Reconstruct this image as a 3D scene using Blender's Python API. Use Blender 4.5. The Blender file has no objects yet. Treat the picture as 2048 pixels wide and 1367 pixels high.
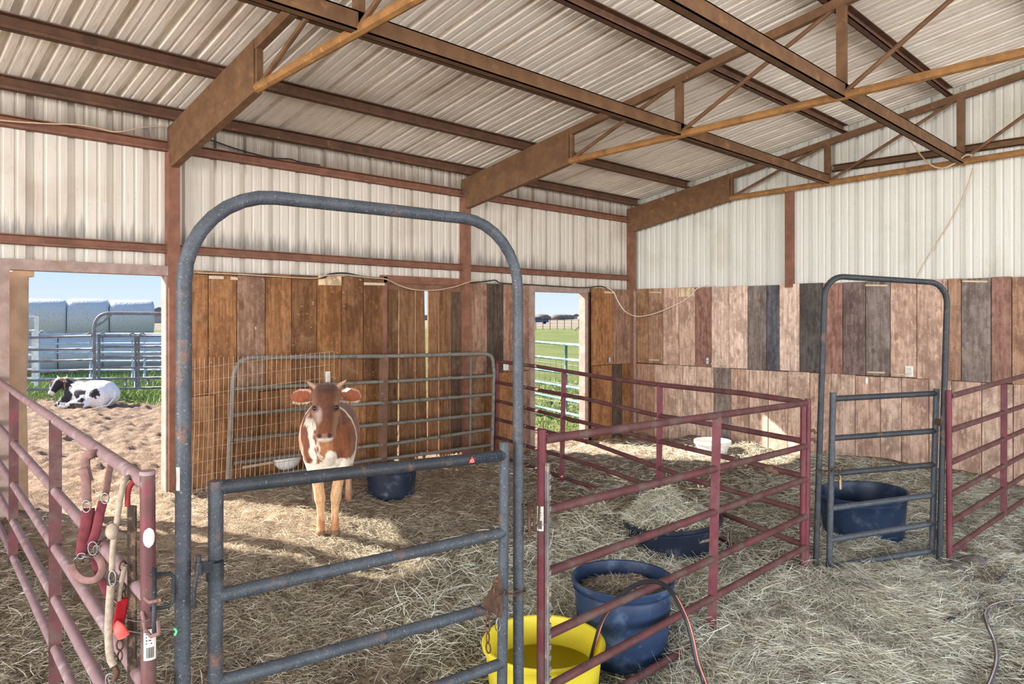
import bpy, math, random
import numpy as np
from mathutils import Vector, Matrix, noise as mnoise

random.seed(7); rng = np.random.default_rng(11)
SC = bpy.context.scene
COL = SC.collection

# ---------------------------------------------------------------- camera, sky, sun, exposure
F, CX, CY, H = 1427.0, 1024.0, 633.0, 1.95
YAW = math.radians(45.5); S_, C_ = math.sin(YAW), math.cos(YAW)
cam = bpy.data.cameras.new('camera'); cam_o = bpy.data.objects.new('camera', cam); COL.objects.link(cam_o)
cam.sensor_width = 36; cam.lens = F / 2048 * 36; cam.shift_y = -(683.5 - CY) / 2048
cam.clip_start = .05; cam.clip_end = 3000
cam_o.location = (0, 0, H); cam_o.rotation_euler = (math.pi / 2, 0, YAW)
SC.camera = cam_o
SUN_DIR = Vector((1.75, 1.0, -1.30))            # the way the sunlight travels

w = bpy.data.worlds.new('sky'); SC.world = w; w.use_nodes = True
wn = w.node_tree; wn.nodes.clear()
tc = wn.nodes.new('ShaderNodeTexCoord'); sep = wn.nodes.new('ShaderNodeSeparateXYZ')
rp = wn.nodes.new('ShaderNodeValToRGB'); bg = wn.nodes.new('ShaderNodeBackground'); wo = wn.nodes.new('ShaderNodeOutputWorld')
wn.links.new(tc.outputs['Generated'], sep.inputs[0]); wn.links.new(sep.outputs['Z'], rp.inputs[0])
wn.links.new(rp.outputs[0], bg.inputs[0]); wn.links.new(bg.outputs[0], wo.inputs[0])
e = rp.color_ramp.elements
e[0].position = 0.0; e[0].color = (.78, .88, 1.0, 1)
e[1].position = 1.0; e[1].color = (.22, .42, .85, 1)
k = e.new(.07); k.color = (.55, .76, 1.0, 1)
k = e.new(.25); k.color = (.36, .60, .98, 1)
bg.inputs[1].default_value = 1.06

sun = bpy.data.lights.new('sun', 'SUN'); sun.energy = 21.0; sun.angle = math.radians(.8); sun.color = (1, .93, .80)
sun_o = bpy.data.objects.new('sun', sun); COL.objects.link(sun_o)
sun_o.rotation_euler = SUN_DIR.to_track_quat('-Z', 'Y').to_euler(); sun_o.location = (-10, -6, 9)

def area(name, loc, to, sx, sy, watts, col):
    l = bpy.data.lights.new(name, 'AREA'); l.shape = 'RECTANGLE'; l.size = sx; l.size_y = sy; l.energy = watts; l.color = col
    o = bpy.data.objects.new(name, l); COL.objects.link(o); o.location = loc
    o.rotation_euler = (Vector(to) - Vector(loc)).to_track_quat('-Z', 'Y').to_euler()
    return o
# fill lamps added behind the photographer to brighten the interior; open walls are assumed
area('side_fill', (9.5, 2.5, 2.2), (-4, 4.5, 2.4), 15, 4.2, 1950, (1, .985, .97))
area('end_fill', (-1.5, -9.5, 2.2), (-3.6, 5, 2.3), 11, 4.0, 2500, (1, .985, .97))

vs = SC.view_settings
vs.view_transform = 'Standard'; vs.look = 'None'; vs.gamma = 1; vs.use_curve_mapping = False; vs.exposure = 0.0
SC.cycles.max_bounces = 8; SC.cycles.diffuse_bounces = 4; SC.cycles.caustics_reflective = False; SC.cycles.caustics_refractive = False

# ---------------------------------------------------------------- measuring: photograph pixel -> place in the barn
def ray(px, py):
    r = (px - CX) / F
    return Vector((C_ * r - S_, S_ * r + C_, (CY - py) / F))
O = Vector((0, 0, H))
def D(px, py, d): return O + ray(px, py) * d
def WX(px, py, X=-7.04): a = ray(px, py); return O + a * (X / a.x)
def WY(px, py, Y=9.79): a = ray(px, py); return O + a * (Y / a.y)
class Plane:                                     # an upright plane through two (pixel column, depth) pairs
    def __init__(s, x0, d0, x1, d1): s.x0, s.a0, s.x1, s.a1 = x0, 1 / d0, x1, 1 / d1
    def d(s, px): return 1 / (s.a0 + (s.a1 - s.a0) * (px - s.x0) / (s.x1 - s.x0))
    def p(s, px, py, k=1.0): return D(px, py, s.d(px) * k)
    def z(s, px, z): v = D(px, CY, s.d(px)); v.z = z; return v

def sstep(t): t = np.clip(t, 0, 1); return t * t * (3 - 2 * t)
_tab = rng.random((64, 64))
def vnoise(x, y):
    x = np.asarray(x, float); y = np.asarray(y, float)
    xi = np.floor(x).astype(int); yi = np.floor(y).astype(int); fx = x - xi; fy = y - yi
    fx = fx * fx * (3 - 2 * fx); fy = fy * fy * (3 - 2 * fy)
    g = lambda a, b: _tab[a % 64, b % 64]
    return (g(xi, yi) * (1 - fx) + g(xi + 1, yi) * fx) * (1 - fy) + (g(xi, yi + 1) * (1 - fx) + g(xi + 1, yi + 1) * fx) * fy - .5
def base(x, y):
    x = np.asarray(x, float); y = np.asarray(y, float)
    sy = 1 - sstep((y - 2.5) / 6)
    ins = .29 * sstep((-x - 2.8) / 3.5) * sy
    out = .29 * sy + (.12 - .29 * sy) * sstep((-x - 7.04) / 5)
    return np.where(x > -7.04, ins, out)
def base1(x, y): return float(base(x, y))
def G(px, py):
    z = 0.
    for i in range(30):
        p = O + ray(px, py) * ((z - H) / ray(px, py).z); z = .5 * z + .5 * base1(p.x, p.y)
    return p
MOUNDS = []
def mound(px, py, r, h): p = G(px, py); MOUNDS.append((p.x, p.y, r, h))
mound(1195, 1075, .5, .24); mound(1270, 1015, .6, .16); mound(1560, 1180, .7, .06); MOUNDS.append((-2.64, 2.76, .66, -.25)); MOUNDS.append((-2.63, 3.40, .62, -.20))
mound(1760, 930, 1.0, .16); mound(1620, 930, .5, .06); mound(1950, 960, .6, .12); mound(1830, 1230, .8, .05); mound(1640, 1300, .6, .06)
mound(1500, 905, .5, .10); mound(1390, 885, .35, .12); mound(300, 1000, .35, .08); mound(560, 965, .6, .05)
def ground(x, y):
    x = np.asarray(x, float); y = np.asarray(y, float)
    z = base(x, y) + .03 * vnoise(x * 2.3, y * 2.3) + .022 * vnoise(x * 6, y * 6 + 9) + .012 * vnoise(x * 14, y * 14)
    z = z + sstep((x + 2.6) / .5) * (.07 * vnoise(x * 3.1 + 7, y * 3.1) + .05 * vnoise(x * 7.3, y * 7.3 + 2))
    lump = sstep((-x - 3.6) / 1.2)
    z = z + lump * (.03 * vnoise(x * 9 + 4, y * 9) + .028 * vnoise(x * 19, y * 19 + 3))
    out = sstep((-x - 6.6) / .6) * sstep((x + 19) / 3)
    z = z + out * (.05 * vnoise(x * 4 + 3, y * 4) + .07 * vnoise(x * 7.3, y * 7.3 + 5) + .055 * vnoise(x * 13 + 1, y * 13))
    for mx, my, r, h in MOUNDS:
        z = z + h * np.exp(-((x - mx) ** 2 + (y - my) ** 2) / (r * r) * 2)
    return z
def g1(x, y): return float(ground(x, y))

# ---------------------------------------------------------------- mesh helpers
class MB:
    def __init__(s): s.v = []; s.f = []
    def add(s, vs, fs):
        n = len(s.v); s.v += [tuple(v) for v in vs]; s.f += [tuple(i + n for i in f) for f in fs]; return s
    def box(s, lo, hi):
        (a, b, c), (d, e_, f) = lo, hi
        return s.add([(a, b, c), (d, b, c), (d, e_, c), (a, e_, c), (a, b, f), (d, b, f), (d, e_, f), (a, e_, f)],
                     [(0, 3, 2, 1), (4, 5, 6, 7), (0, 1, 5, 4), (1, 2, 6, 5), (2, 3, 7, 6), (3, 0, 4, 7)])
    def beam(s, p0, p1, w, h, up=(0, 0, 1)):
        p0, p1 = Vector(p0), Vector(p1); t = (p1 - p0).normalized(); a = t.cross(Vector(up)).normalized(); b = a.cross(t)
        vs = []
        for p in (p0, p1):
            for i, j in ((-1, -1), (1, -1), (1, 1), (-1, 1)): vs.append(p + a * (i * w / 2) + b * (j * h / 2))
        return s.add(vs, [(3, 2, 1, 0), (4, 5, 6, 7), (0, 1, 5, 4), (1, 2, 6, 5), (2, 3, 7, 6), (3, 0, 4, 7)])
    def channel(s, p0, p1, w, h, t, up=(0, 0, 1), side=1):   # C-section: web on one side, two flanges
        p0, p1 = Vector(p0), Vector(p1); d = (p1 - p0).normalized(); a = d.cross(Vector(up)).normalized() * side; b = Vector(up)
        s.beam(p0 + a * (w / 2 - t / 2), p1 + a * (w / 2 - t / 2), t, h, up)
        s.beam(p0 + b * (h / 2 - t / 2), p1 + b * (h / 2 - t / 2), w, t, up)
        s.beam(p0 - b * (h / 2 - t / 2), p1 - b * (h / 2 - t / 2), w, t, up)
        lip = h * .22
        s.beam(p0 - a * (w / 2 - t / 2) - b * (h / 2 - lip / 2), p1 - a * (w / 2 - t / 2) - b * (h / 2 - lip / 2), t, lip, up)
        return s
    def tube(s, pts, r, n=10, caps=True, closed=False, flat=None, flatdir=(0, 0, 1)):
        pts = [Vector(p) for p in pts]; m = len(pts); rs = r if isinstance(r, (list, tuple)) else [r] * m
        ring = []; prev = None
        for i, p in enumerate(pts):
            if closed: t = (pts[(i + 1) % m] - pts[i - 1]).normalized()
            else: t = (pts[min(i + 1, m - 1)] - pts[max(i - 1, 0)]).normalized()
            if prev is None:
                up = Vector((0, 0, 1)) if abs(t.z) < .9 else Vector((1, 0, 0))
                if flat: up = Vector(flatdir)
                a = t.cross(up).normalized()
            else:
                a = (prev - t * prev.dot(t)).normalized()
                if flat:
                    q = t.cross(Vector(flatdir))
                    if q.length > .2: a = q.normalized()
            prev = a; b = t.cross(a)
            for j in range(n):
                th = 2 * math.pi * j / n
                ring.append(p + a * (math.cos(th) * rs[i]) + b * (math.sin(th) * rs[i] * (flat or 1)))
        fs = []
        for i in range(m if closed else m - 1):
            for j in range(n):
                k2 = (i + 1) % m
                fs.append((i * n + j, k2 * n + j, k2 * n + (j + 1) % n, i * n + (j + 1) % n)[::-1])
        if caps and not closed:
            fs.append(tuple(range(n))); fs.append(tuple(range((m - 1) * n, m * n))[::-1])
        return s.add(ring, fs)
    def loft(s, secs, lat, n=14):                # secs: (centre, half width along lat, half size across); closed, blunt ends
        lat = Vector(lat).normalized(); pts = [Vector(c) for c, _, _ in secs]; m = len(secs); vs = []
        for i in range(m):
            t = (pts[min(i + 1, m - 1)] - pts[max(i - 1, 0)]).normalized()
            a = (lat - t * lat.dot(t)).normalized(); b = t.cross(a)
            for j in range(n):
                th = 2 * math.pi * j / n
                vs.append(pts[i] + a * (math.cos(th) * secs[i][1]) + b * (math.sin(th) * secs[i][2]))
        fs = [(i * n + j, i * n + (j + 1) % n, (i + 1) * n + (j + 1) % n, (i + 1) * n + j) for i in range(m - 1) for j in range(n)]
        fs.append(tuple(range(n))[::-1]); fs.append(tuple(range((m - 1) * n, m * n)))
        return s.add(vs, fs)
    def ell(s, c, rx, ry, rz, n=12, m=8, rot=None):
        c = Vector(c); vs = []
        for i in range(m + 1):
            ph = math.pi * i / m
            for j in range(n):
                th = 2 * math.pi * j / n
                v = Vector((rx * math.sin(ph) * math.cos(th), ry * math.sin(ph) * math.sin(th), rz * math.cos(ph)))
                vs.append(c + (rot @ v if rot else v))
        fs = [(i * n + j, (i + 1) * n + j, (i + 1) * n + (j + 1) % n, i * n + (j + 1) % n) for i in range(m) for j in range(n)]
        return s.add(vs, fs)
    def lathe(s, prof, c, n=48, wob=0, tilt=None, seed=0):
        c = Vector(c); vs = []
        for (r, z) in prof:
            for j in range(n):
                th = 2 * math.pi * j / n
                q = r * (1 + wob * math.sin(2 * th + seed) + wob * .5 * math.sin(3 * th + 1.7 * seed))
                v = Vector((q * math.cos(th), q * math.sin(th), z))
                vs.append(c + (tilt @ v if tilt else v))
        m = len(prof)
        fs = [(i * n + j, i * n + (j + 1) % n, (i + 1) * n + (j + 1) % n, (i + 1) * n + j) for i in range(m - 1) for j in range(n)]
        fs.append(tuple(range(n))[::-1]); fs.append(tuple(range((m - 1) * n, m * n)))
        return s.add(vs, fs)
    def build(s, name, mat, parent=None, smooth=False, angle=None):
        org = Vector(parent.get('_o', (0, 0, 0))) if parent else Vector((0, 0, 0))
        me = bpy.data.meshes.new(name)
        v = s.v if org.length == 0 else [(a - org.x, b - org.y, c - org.z) for a, b, c in s.v]
        me.from_pydata(v, [], s.f); me.materials.append(mat); me.update()
        if smooth:
            me.polygons.foreach_set('use_smooth', [True] * len(me.polygons))
            if angle: me.set_sharp_from_angle(angle=math.radians(angle))
        return link(name, me, parent, org)
def link(name, me, parent=None, org=None):
    o = bpy.data.objects.new(name, me); COL.objects.link(o)
    if parent: o.parent = parent; o['_o'] = tuple(org if org is not None else parent.get('_o', (0, 0, 0)))
    return o
def tag(o, label=None, cat=None, group=None, kind=None):
    if label: o['label'] = label
    if cat: o['category'] = cat
    if group: o['group'] = group
    if kind: o['kind'] = kind
    return o
def thing(name, loc, label, cat, group=None):
    o = bpy.data.objects.new(name, None); COL.objects.link(o); o.location = loc; o['_o'] = tuple(loc); o.empty_display_size = .1
    return tag(o, label, cat, group)
def struct(name, loc=(0, 0, 0)):
    o = bpy.data.objects.new(name, None); COL.objects.link(o); o.location = loc; o['_o'] = tuple(loc); o['kind'] = 'structure'
    return o
def arc(c, a, b, r, n=7):                         # quarter turn from c+a*r to c+b*r
    return [Vector(c) + Vector(a) * (r * math.cos(t)) + Vector(b) * (r * math.sin(t)) for t in [math.pi / 2 * i / n for i in range(n + 1)]]
def smoothpts(pts, k=4):                          # Catmull-Rom
    pts = [Vector(p) for p in pts]; out = []
    for i in range(len(pts) - 1):
        p0, p1, p2, p3 = pts[max(i - 1, 0)], pts[i], pts[i + 1], pts[min(i + 2, len(pts) - 1)]
        for j in range(k):
            t = j / k
            out.append(.5 * ((2 * p1) + (p2 - p0) * t + (2 * p0 - 5 * p1 + 4 * p2 - p3) * t * t + (3 * p1 - p0 - 3 * p2 + p3) * t ** 3))
    return out + [pts[-1]]
def dense(pts, step=.08):                         # add points on straight stretches
    pts = [Vector(p) for p in pts]; out = []
    for a, b in zip(pts, pts[1:]):
        n = max(1, int((b - a).length / step)); out += [a.lerp(b, i / n) for i in range(n)]
    return out + [pts[-1]]

# ---------------------------------------------------------------- materials
def lin(c): return tuple(((x / 255) / 12.92 if x / 255 <= .04045 else ((x / 255 + .055) / 1.055) ** 2.4) for x in c) + (1,)
class N:
    def __init__(s, name):
        s.m = bpy.data.materials.new(name); s.m.use_nodes = True; s.t = s.m.node_tree; s.b = s.t.nodes['Principled BSDF']
        s.pos = s.t.nodes.new('ShaderNodeNewGeometry').outputs['Position']
    def n(s, t): return s.t.nodes.new('ShaderNode' + t)
    def l(s, a, b): s.t.links.new(a, b)
    def map(s, st):
        mp = s.n('Mapping'); mp.inputs['Scale'].default_value = st; s.l(s.pos, mp.inputs[0]); return mp.outputs[0]
    def noise(s, scale, st=(1, 1, 1), detail=4, rough=.55):
        q = s.n('TexNoise'); q.inputs['Scale'].default_value = scale; q.inputs['Detail'].default_value = detail; q.inputs['Roughness'].default_value = rough
        s.l(s.map(st), q.inputs['Vector']); return q.outputs[0]
    def ramp(s, fac, lo, hi):
        q = s.n('MapRange'); q.interpolation_type = 'SMOOTHSTEP'
        q.inputs['From Min'].default_value = lo; q.inputs['From Max'].default_value = hi; s.l(fac, q.inputs['Value']); return q.outputs[0]
    def mul(s, a, b, op='MULTIPLY'):
        q = s.n('Math'); q.operation = op
        for i, x in enumerate((a, b)):
            if isinstance(x, (int, float)): q.inputs[i].default_value = x
            else: s.l(x, q.inputs[i])
        return q.outputs[0]
    def mix(s, fac, a, b, mode='MIX'):
        q = s.n('Mix'); q.data_type = 'RGBA'; q.blend_type = mode
        for sock, x in ((q.inputs[0], fac), (q.inputs[6], a), (q.inputs[7], b)):
            if isinstance(x, (int, float)): sock.default_value = x
            elif isinstance(x, tuple): sock.default_value = x
            else: s.l(x, sock)
        return q.outputs[2]
    def bump(s, h, st=.4, dist=.01):
        q = s.n('Bump'); q.inputs['Strength'].default_value = st; q.inputs['Distance'].default_value = dist
        s.l(h, q.inputs['Height']); s.l(q.outputs[0], s.b.inputs['Normal'])
    def done(s, col, rough=.6, metal=0, spec=.3):
        if isinstance(col, tuple): s.b.inputs['Base Color'].default_value = col
        else: s.l(col, s.b.inputs['Base Color'])
        s.b.inputs['Roughness'].default_value = rough; s.b.inputs['Metallic'].default_value = metal
        s.b.inputs['Specular IOR Level'].default_value = spec
        return s.m
M = {}
def plain(name, c, rough=.6, metal=0, var=.25, scale=12, spec=.3):
    n = N(name); c = lin(c); d = tuple(x * (1 - var) for x in c[:3]) + (1,)
    M[name] = n.done(n.mix(n.ramp(n.noise(scale), .3, .7), d, c), rough, metal, spec)
def paint(name, c, spots, rough=.5, var=.3, scale=9, metal=0, bump=.15):
    """painted steel: own colour with noise, then worn patches (colour, scale, low, high)"""
    n = N(name); c = lin(c); col = n.mix(n.ramp(n.noise(scale), .3, .7), tuple(x * (1 - var) for x in c[:3]) + (1,), c)
    for sc, s, lo, hi in spots: col = n.mix(n.ramp(n.noise(s, detail=6, rough=.65), lo, hi), col, lin(sc))
    n.bump(n.noise(110), bump, .004); M[name] = n.done(col, rough, metal)
paint('rust_steel', (116, 86, 60), [((96, 68, 50), 5, .5, .72), ((140, 102, 64), 7, .58, .74), ((178, 150, 120), 40, .74, .80)], .75)
paint('rust_chord', (154, 112, 66), [((116, 80, 52), 6, .5, .7), ((176, 134, 76), 18, .58, .72)], .75)
paint('girt_paint', (134, 92, 74), [((108, 72, 58), 4, .5, .7), ((200, 190, 175), 30, .76, .80)], .7)
paint('purlin_paint', (106, 76, 58), [((78, 58, 47), 5, .45, .7), ((132, 94, 68), 12, .6, .7)], .75)
paint('jamb_paint', (164, 142, 132), [((140, 106, 92), 6, .5, .7)], .7)
paint('gate_blue', (74, 80, 87), [((104, 80, 70), 8, .57, .67), ((56, 62, 68), 30, .46, .7), ((150, 152, 150), 130, .58, .74)], .5, .3, bump=.5)
paint('gate_dark', (54, 58, 63), [((92, 72, 62), 7, .58, .68), ((42, 46, 50), 30, .46, .7), ((140, 142, 140), 130, .60, .74)], .5, .3, bump=.5)
paint('panel_red', (108, 48, 58), [((98, 70, 68), 6, .50, .68), ((78, 44, 48), 14, .58, .7), ((190, 160, 150), 60, .70, .76)], .5, .3)
paint('rail_red', (98, 60, 61), [((98, 80, 74), 6, .46, .66), ((110, 54, 60), 9, .54, .70), ((176, 158, 150), 90, .68, .76)], .55, .3)
paint('rail_mauve', (150, 124, 128), [((128, 78, 86), 7, .54, .68), ((170, 158, 158), 14, .52, .7)], .5, .2)
paint('red_post', (128, 92, 72), [((112, 66, 62), 8, .5, .7)], .6)
paint('panel_grey', (132, 128, 120), [((92, 88, 82), 9, .5, .68), ((168, 150, 128), 20, .6, .72)], .6)
paint('pipe_grey', (128, 130, 142), [((100, 92, 92), 3, .5, .7)], .55)
paint('pipe_pale', (176, 196, 222), [((140, 160, 190), 3, .5, .7)], .55)
paint('pipe_white', (232, 238, 244), [((200, 200, 205), 4, .5, .7)], .55)
paint('pipe_green', (96, 140, 140), [((170, 200, 205), 5, .45, .65)], .5)
paint('wire_rust', (188, 164, 142), [((160, 124, 96), 14, .5, .7)], .6)
paint('chain_rust', (104, 78, 64), [((70, 56, 50), 40, .5, .7)], .6, metal=.4)
paint('tpost_paint', (66, 52, 46), [((120, 98, 76), 26, .52, .66)], .8)
paint('tpost_grey', (128, 124, 122), [((178, 160, 140), 10, .5, .65), ((80, 76, 74), 30, .58, .7)], .7)
paint('zinc', (150, 150, 150), [((110, 100, 95), 30, .5, .7)], .4, metal=.7)
paint('tub_blue', (42, 60, 90), [((80, 96, 122), 5, .5, .7), ((104, 104, 104), 22, .64, .74)], .45, .3, 6)
paint('tub_dark', (34, 42, 58), [((80, 88, 100), 6, .55, .72), ((110, 100, 88), 20, .66, .74)], .5, .3, 6)
paint('tub_navy', (38, 54, 80), [((78, 92, 108), 4, .5, .7), ((92, 90, 84), 12, .60, .74)], .4, .3, 6)
plain('tub_yellow', (248, 236, 84), .35, var=.08, scale=3); _m = M['tub_yellow'].node_tree; _t = _m.nodes.new('ShaderNodeBsdfTranslucent'); _t.inputs[0].default_value = lin((255, 244, 90)); _x = _m.nodes.new('ShaderNodeMixShader'); _x.inputs[0].default_value = .5
_m.links.new(_m.nodes['Principled BSDF'].outputs[0], _x.inputs[1]); _m.links.new(_t.outputs[0], _x.inputs[2]); _m.links.new(_x.outputs[0], _m.nodes['Material Output'].inputs[0])
plain('tub_white', (228, 226, 220), .5, var=.1)
plain('white_plastic', (236, 232, 224), .5, var=.08); plain('sticker_white', (214, 206, 196), .6, var=.15, scale=40); plain('print_black', (50, 48, 50), .7, var=.1)
plain('print_blue', (28, 42, 66), .6, var=.1); plain('logo_red', (196, 60, 50), .6, var=.1)
plain('halter_red', (124, 56, 64), .8, var=.35, scale=30); plain('halter_dusty', (146, 112, 106), .9, var=.3, scale=30)
plain('red_strap', (150, 58, 58), .8, var=.25, scale=40); plain('rope_tan', (172, 156, 138), .9, var=.3, scale=60); plain('strap_bright', (176, 26, 36), .7, var=.2); plain('tag_coral', (255, 104, 96), .6, var=.1)
plain('hose_black', (44, 46, 54), .4, var=.2); plain('hose_stripe', (206, 120, 100), .5, var=.15); plain('hose_grey', (86, 84, 92), .5, var=.3); plain('hose_pale', (190, 176, 170), .5, var=.2)
plain('cable_black', (48, 44, 46), .6, var=.2); plain('cable_tan', (196, 170, 140), .7, var=.2); plain('cable_white', (214, 204, 186), .6, var=.1)
plain('hoof', (112, 90, 70), .6); plain('eye_black', (18, 12, 10), .12, var=.1, spec=.6); plain('horn', (168, 132, 110), .5)
plain('log_wood', (178, 152, 128), .8, var=.3, scale=6); plain('scrap_wood', (186, 164, 136), .8, var=.3, scale=40); plain('slat_pale', (206, 188, 160), .8, var=.25, scale=30)
plain('stone', (110, 104, 100), .9, var=.4, scale=20); plain('dirt_lump', (126, 102, 84), .95, var=.5, scale=18)
plain('truck_blue', (70, 90, 124), .4); plain('tyre', (40, 40, 44), .8); plain('far_glass', (70, 84, 100), .2); plain('far_wall', (190, 176, 170), .8); plain('far_roof', (128, 116, 120), .8)
plain('far_tree', (132, 122, 118), .95, var=.35, scale=.4); plain('fence_post', (110, 92, 78), .9); plain('tag_white', (240, 240, 240), .5, var=.05)
plain('green_mark', (110, 214, 150), .6, var=.05)

# planks: each board carries its own colour (object colour); grain, knots and specks on top
def wood(name, dirty=1.0):
    n = N(name); oi = n.n('ObjectInfo'); c = oi.outputs['Color']
    rnd = n.mul(oi.outputs['Random'], 37.0)
    add = n.n('VectorMath'); add.operation = 'ADD'; cmb = n.n('CombineXYZ'); n.l(rnd, cmb.inputs[2]); n.l(n.pos, add.inputs[0]); n.l(cmb.outputs[0], add.inputs[1]); n.pos = add.outputs[0]
    grain = n.noise(9, (3.2, 3.2, .22), 6, .65); fine = n.noise(40, (3, 3, .12), 4)
    col = n.mix(n.ramp(grain, .32, .64), n.mix(1.0, c, (.58, .52, .48, 1), 'MULTIPLY'), n.mix(1.0, c, (1.1, 1.1, 1.1, 1), 'MULTIPLY'))
    col = n.mix(n.mul(n.ramp(fine, .5, .72), .35), col, n.mix(1.0, c, (.52, .45, .40, 1), 'MULTIPLY'))
    blot = n.noise(2.6, (1.5, 1.5, .8), 5, .6)
    col = n.mix(n.mul(n.ramp(blot, .46, .66), .72 * dirty), col, n.mix(1.0, c, (.38, .33, .32, 1), 'MULTIPLY'))
    mot = n.noise(13, (1, 1, .7), 6, .75); col = n.mix(n.mul(n.ramp(mot, .46, .62), .6 * dirty), col, n.mix(1.0, c, (.46, .40, .37, 1), 'MULTIPLY'))
    col = n.mix(n.mul(n.ramp(n.noise(19, (1, 1, .5), 5, .75), .52, .66), .55), col, n.mix(1.0, c, (1.35, 1.3, 1.22, 1), 'MULTIPLY'))
    col = n.mix(n.mul(n.ramp(n.noise(12, (.5, .5, 4.5), 5, .7), .60, .70), .4 * dirty), col, n.mix(1.0, c, (.45, .38, .34, 1), 'MULTIPLY'))
    vo = n.n('TexVoronoi'); vo.inputs['Scale'].default_value = 4.2; n.l(n.map((1, 1, .55)), vo.inputs['Vector'])
    col = n.mix(n.mul(n.ramp(vo.outputs['Distance'], .16, .08), .65), col, n.mix(1.0, c, (.38, .27, .20, 1), 'MULTIPLY'))
    sp = n.noise(34, (1, 1, 1), 2); msk = n.ramp(n.noise(2.0), .52, .64)
    col = n.mix(n.mul(n.mul(n.ramp(sp, .68, .73), msk), .8 * dirty), col, lin((214, 204, 190)))
    col = n.mix(n.mul(n.ramp(n.noise(1.7, (1, 1, 1.3), 6, .7), .56, .72), .28), col, lin((176, 152, 126)))
    n.bump(grain, .35, .006); M[name] = n.done(col, .85, 0, .15)
wood('plank'); wood('old_board', .6)

# corrugated sheet: off-white paint, streaks down the sheet, grime band where the girts shed it
def sheet(name, c, streak, dirt, axis, bands=()):
    n = N(name); st = {'z': (3, 3, .10), 'x': (.22, 4, .22)}[axis]
    s1 = n.noise(7, st, 6, .7); s2 = n.noise(26, st, 4, .6); sp = n.noise(55, (1, 1, 1), 3)
    col = n.mix(n.mul(n.ramp(s1, .40, .68), .8 if axis == 'x' else .45), lin(c), lin(streak)); col = n.mix(n.mul(n.ramp(s2, .56, .68), .4 if axis == 'x' else .28), col, lin(dirt))
    col = n.mix(n.mul(n.ramp(sp, .64, .74), .55), col, lin(dirt))
    col = n.mix(n.mul(n.ramp(n.noise(1.1, (1, 1, 1), 5), .5, .72), .4), col, lin(dirt))
    zz = n.n('SeparateXYZ'); n.l(n.pos, zz.inputs[0])
    for z0, z1, amt, bc in bands:               # grime standing on the girts
        m = n.mul(n.ramp(n.mul(zz.outputs['Z'], n.mul(n.mul(n.noise(3.2, (5, 5, .3), 5, .7), -.5, 'ADD'), .55), 'ADD'), z1, z0), amt)
        col = n.mix(n.mul(m, n.ramp(zz.outputs['Z'], z0 - .02, z0)), col, lin(bc))
    n.bump(n.noise(3), .1, .02); M[name] = n.done(col, .5, 0, .35)
sheet('sheet_left', (202, 195, 184), (184, 173, 158), (150, 128, 104), 'z', [(2.30, 2.50, .45, (120, 122, 126)), (2.62, 2.82, .75, (112, 108, 104)), (3.58, 3.85, .75, (120, 106, 92))])
sheet('sheet_back', (212, 212, 204), (196, 194, 183), (172, 164, 140), 'z')
sheet('sheet_roof', (240, 234, 224), (216, 206, 190), (158, 140, 118), 'x')

def earth():
    n = N('barn_earth'); a = n.noise(5, detail=8, rough=.7); b = n.noise(26, detail=6, rough=.7); sep = n.n('SeparateXYZ'); n.l(n.pos, sep.inputs[0])
    col = n.mix(n.ramp(a, .35, .65), lin((104, 92, 80)), lin((154, 140, 120)))
    col = n.mix(n.ramp(b, .45, .7), col, lin((66, 58, 52)))
    col = n.mix(n.ramp(sep.outputs['X'], -4.0, -7.0), col, n.mix(n.ramp(b, .35, .65), lin((124, 106, 92)), lin((172, 152, 130))))
    n.bump(n.mul(b, n.noise(70, detail=4), 'ADD'), .7, .02); M['earth'] = n.done(col, .95, 0, .1)
earth()
def outside():
    n = N('outside_ground'); sep = n.n('SeparateXYZ'); n.l(n.pos, sep.inputs[0]); X, Y = sep.outputs['X'], sep.outputs['Y']
    a = n.noise(6, detail=8, rough=.7); b = n.noise(30, detail=5, rough=.7)
    dirt = n.mix(n.ramp(a, .35, .65), lin((122, 103, 90)), lin((158, 137, 119))); dirt = n.mix(n.ramp(b, .5, .75), dirt, lin((98, 81, 70)))
    gr = n.mix(n.ramp(n.noise(.25, detail=8, rough=.7), .35, .65), lin((98, 106, 66)), lin((114, 119, 79)))
    gr = n.mix(n.ramp(n.noise(9, detail=6), .5, .75), gr, lin((84, 98, 54)))
    edge = n.mul(n.mul(X, n.mul(n.mul(Y, -2.05), 8.8 + 17.7, 'ADD'), 'ADD'), n.mul(n.noise(1.3, detail=6), 2.4), 'ADD')
    col = n.mix(n.ramp(edge, 1.9, .8), dirt, gr)
    far = n.mul(n.mul(X, X), n.mul(Y, Y), 'ADD')
    col = n.mix(n.ramp(far, 105 ** 2, 125 ** 2), col, n.mix(n.ramp(n.noise(.05, detail=6), .4, .6), lin((126, 116, 104)), lin((134, 126, 114))))
    n.bump(n.mul(n.mul(b, n.noise(90, detail=4), 'ADD'), n.mul(n.noise(13, detail=6, rough=.7), 2.0), 'ADD'), .7, .03); M['outside'] = n.done(col, .95, 0, .05)
outside()
def strands(name, cols, rough=.8):
    n = N(name); g = n.n('NewGeometry'); q = n.n('ValToRGB'); n.l(g.outputs['Random Per Island'], q.inputs[0]); el = q.color_ramp.elements
    el[0].color = lin(cols[0]); el[1].color = lin(cols[-1])
    for i, c in enumerate(cols[1:-1]): x = el.new((i + 1) / (len(cols) - 1)); x.color = lin(c)
    n.l(q.outputs[0], n.b.inputs['Base Color']); n.b.inputs['Roughness'].default_value = rough; n.b.inputs['Specular IOR Level'].default_value = .2
    M[name] = n.m
strands('hay_pale', [(138, 128, 104), (186, 180, 156), (220, 218, 200), (206, 211, 198), (238, 237, 224)])
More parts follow.
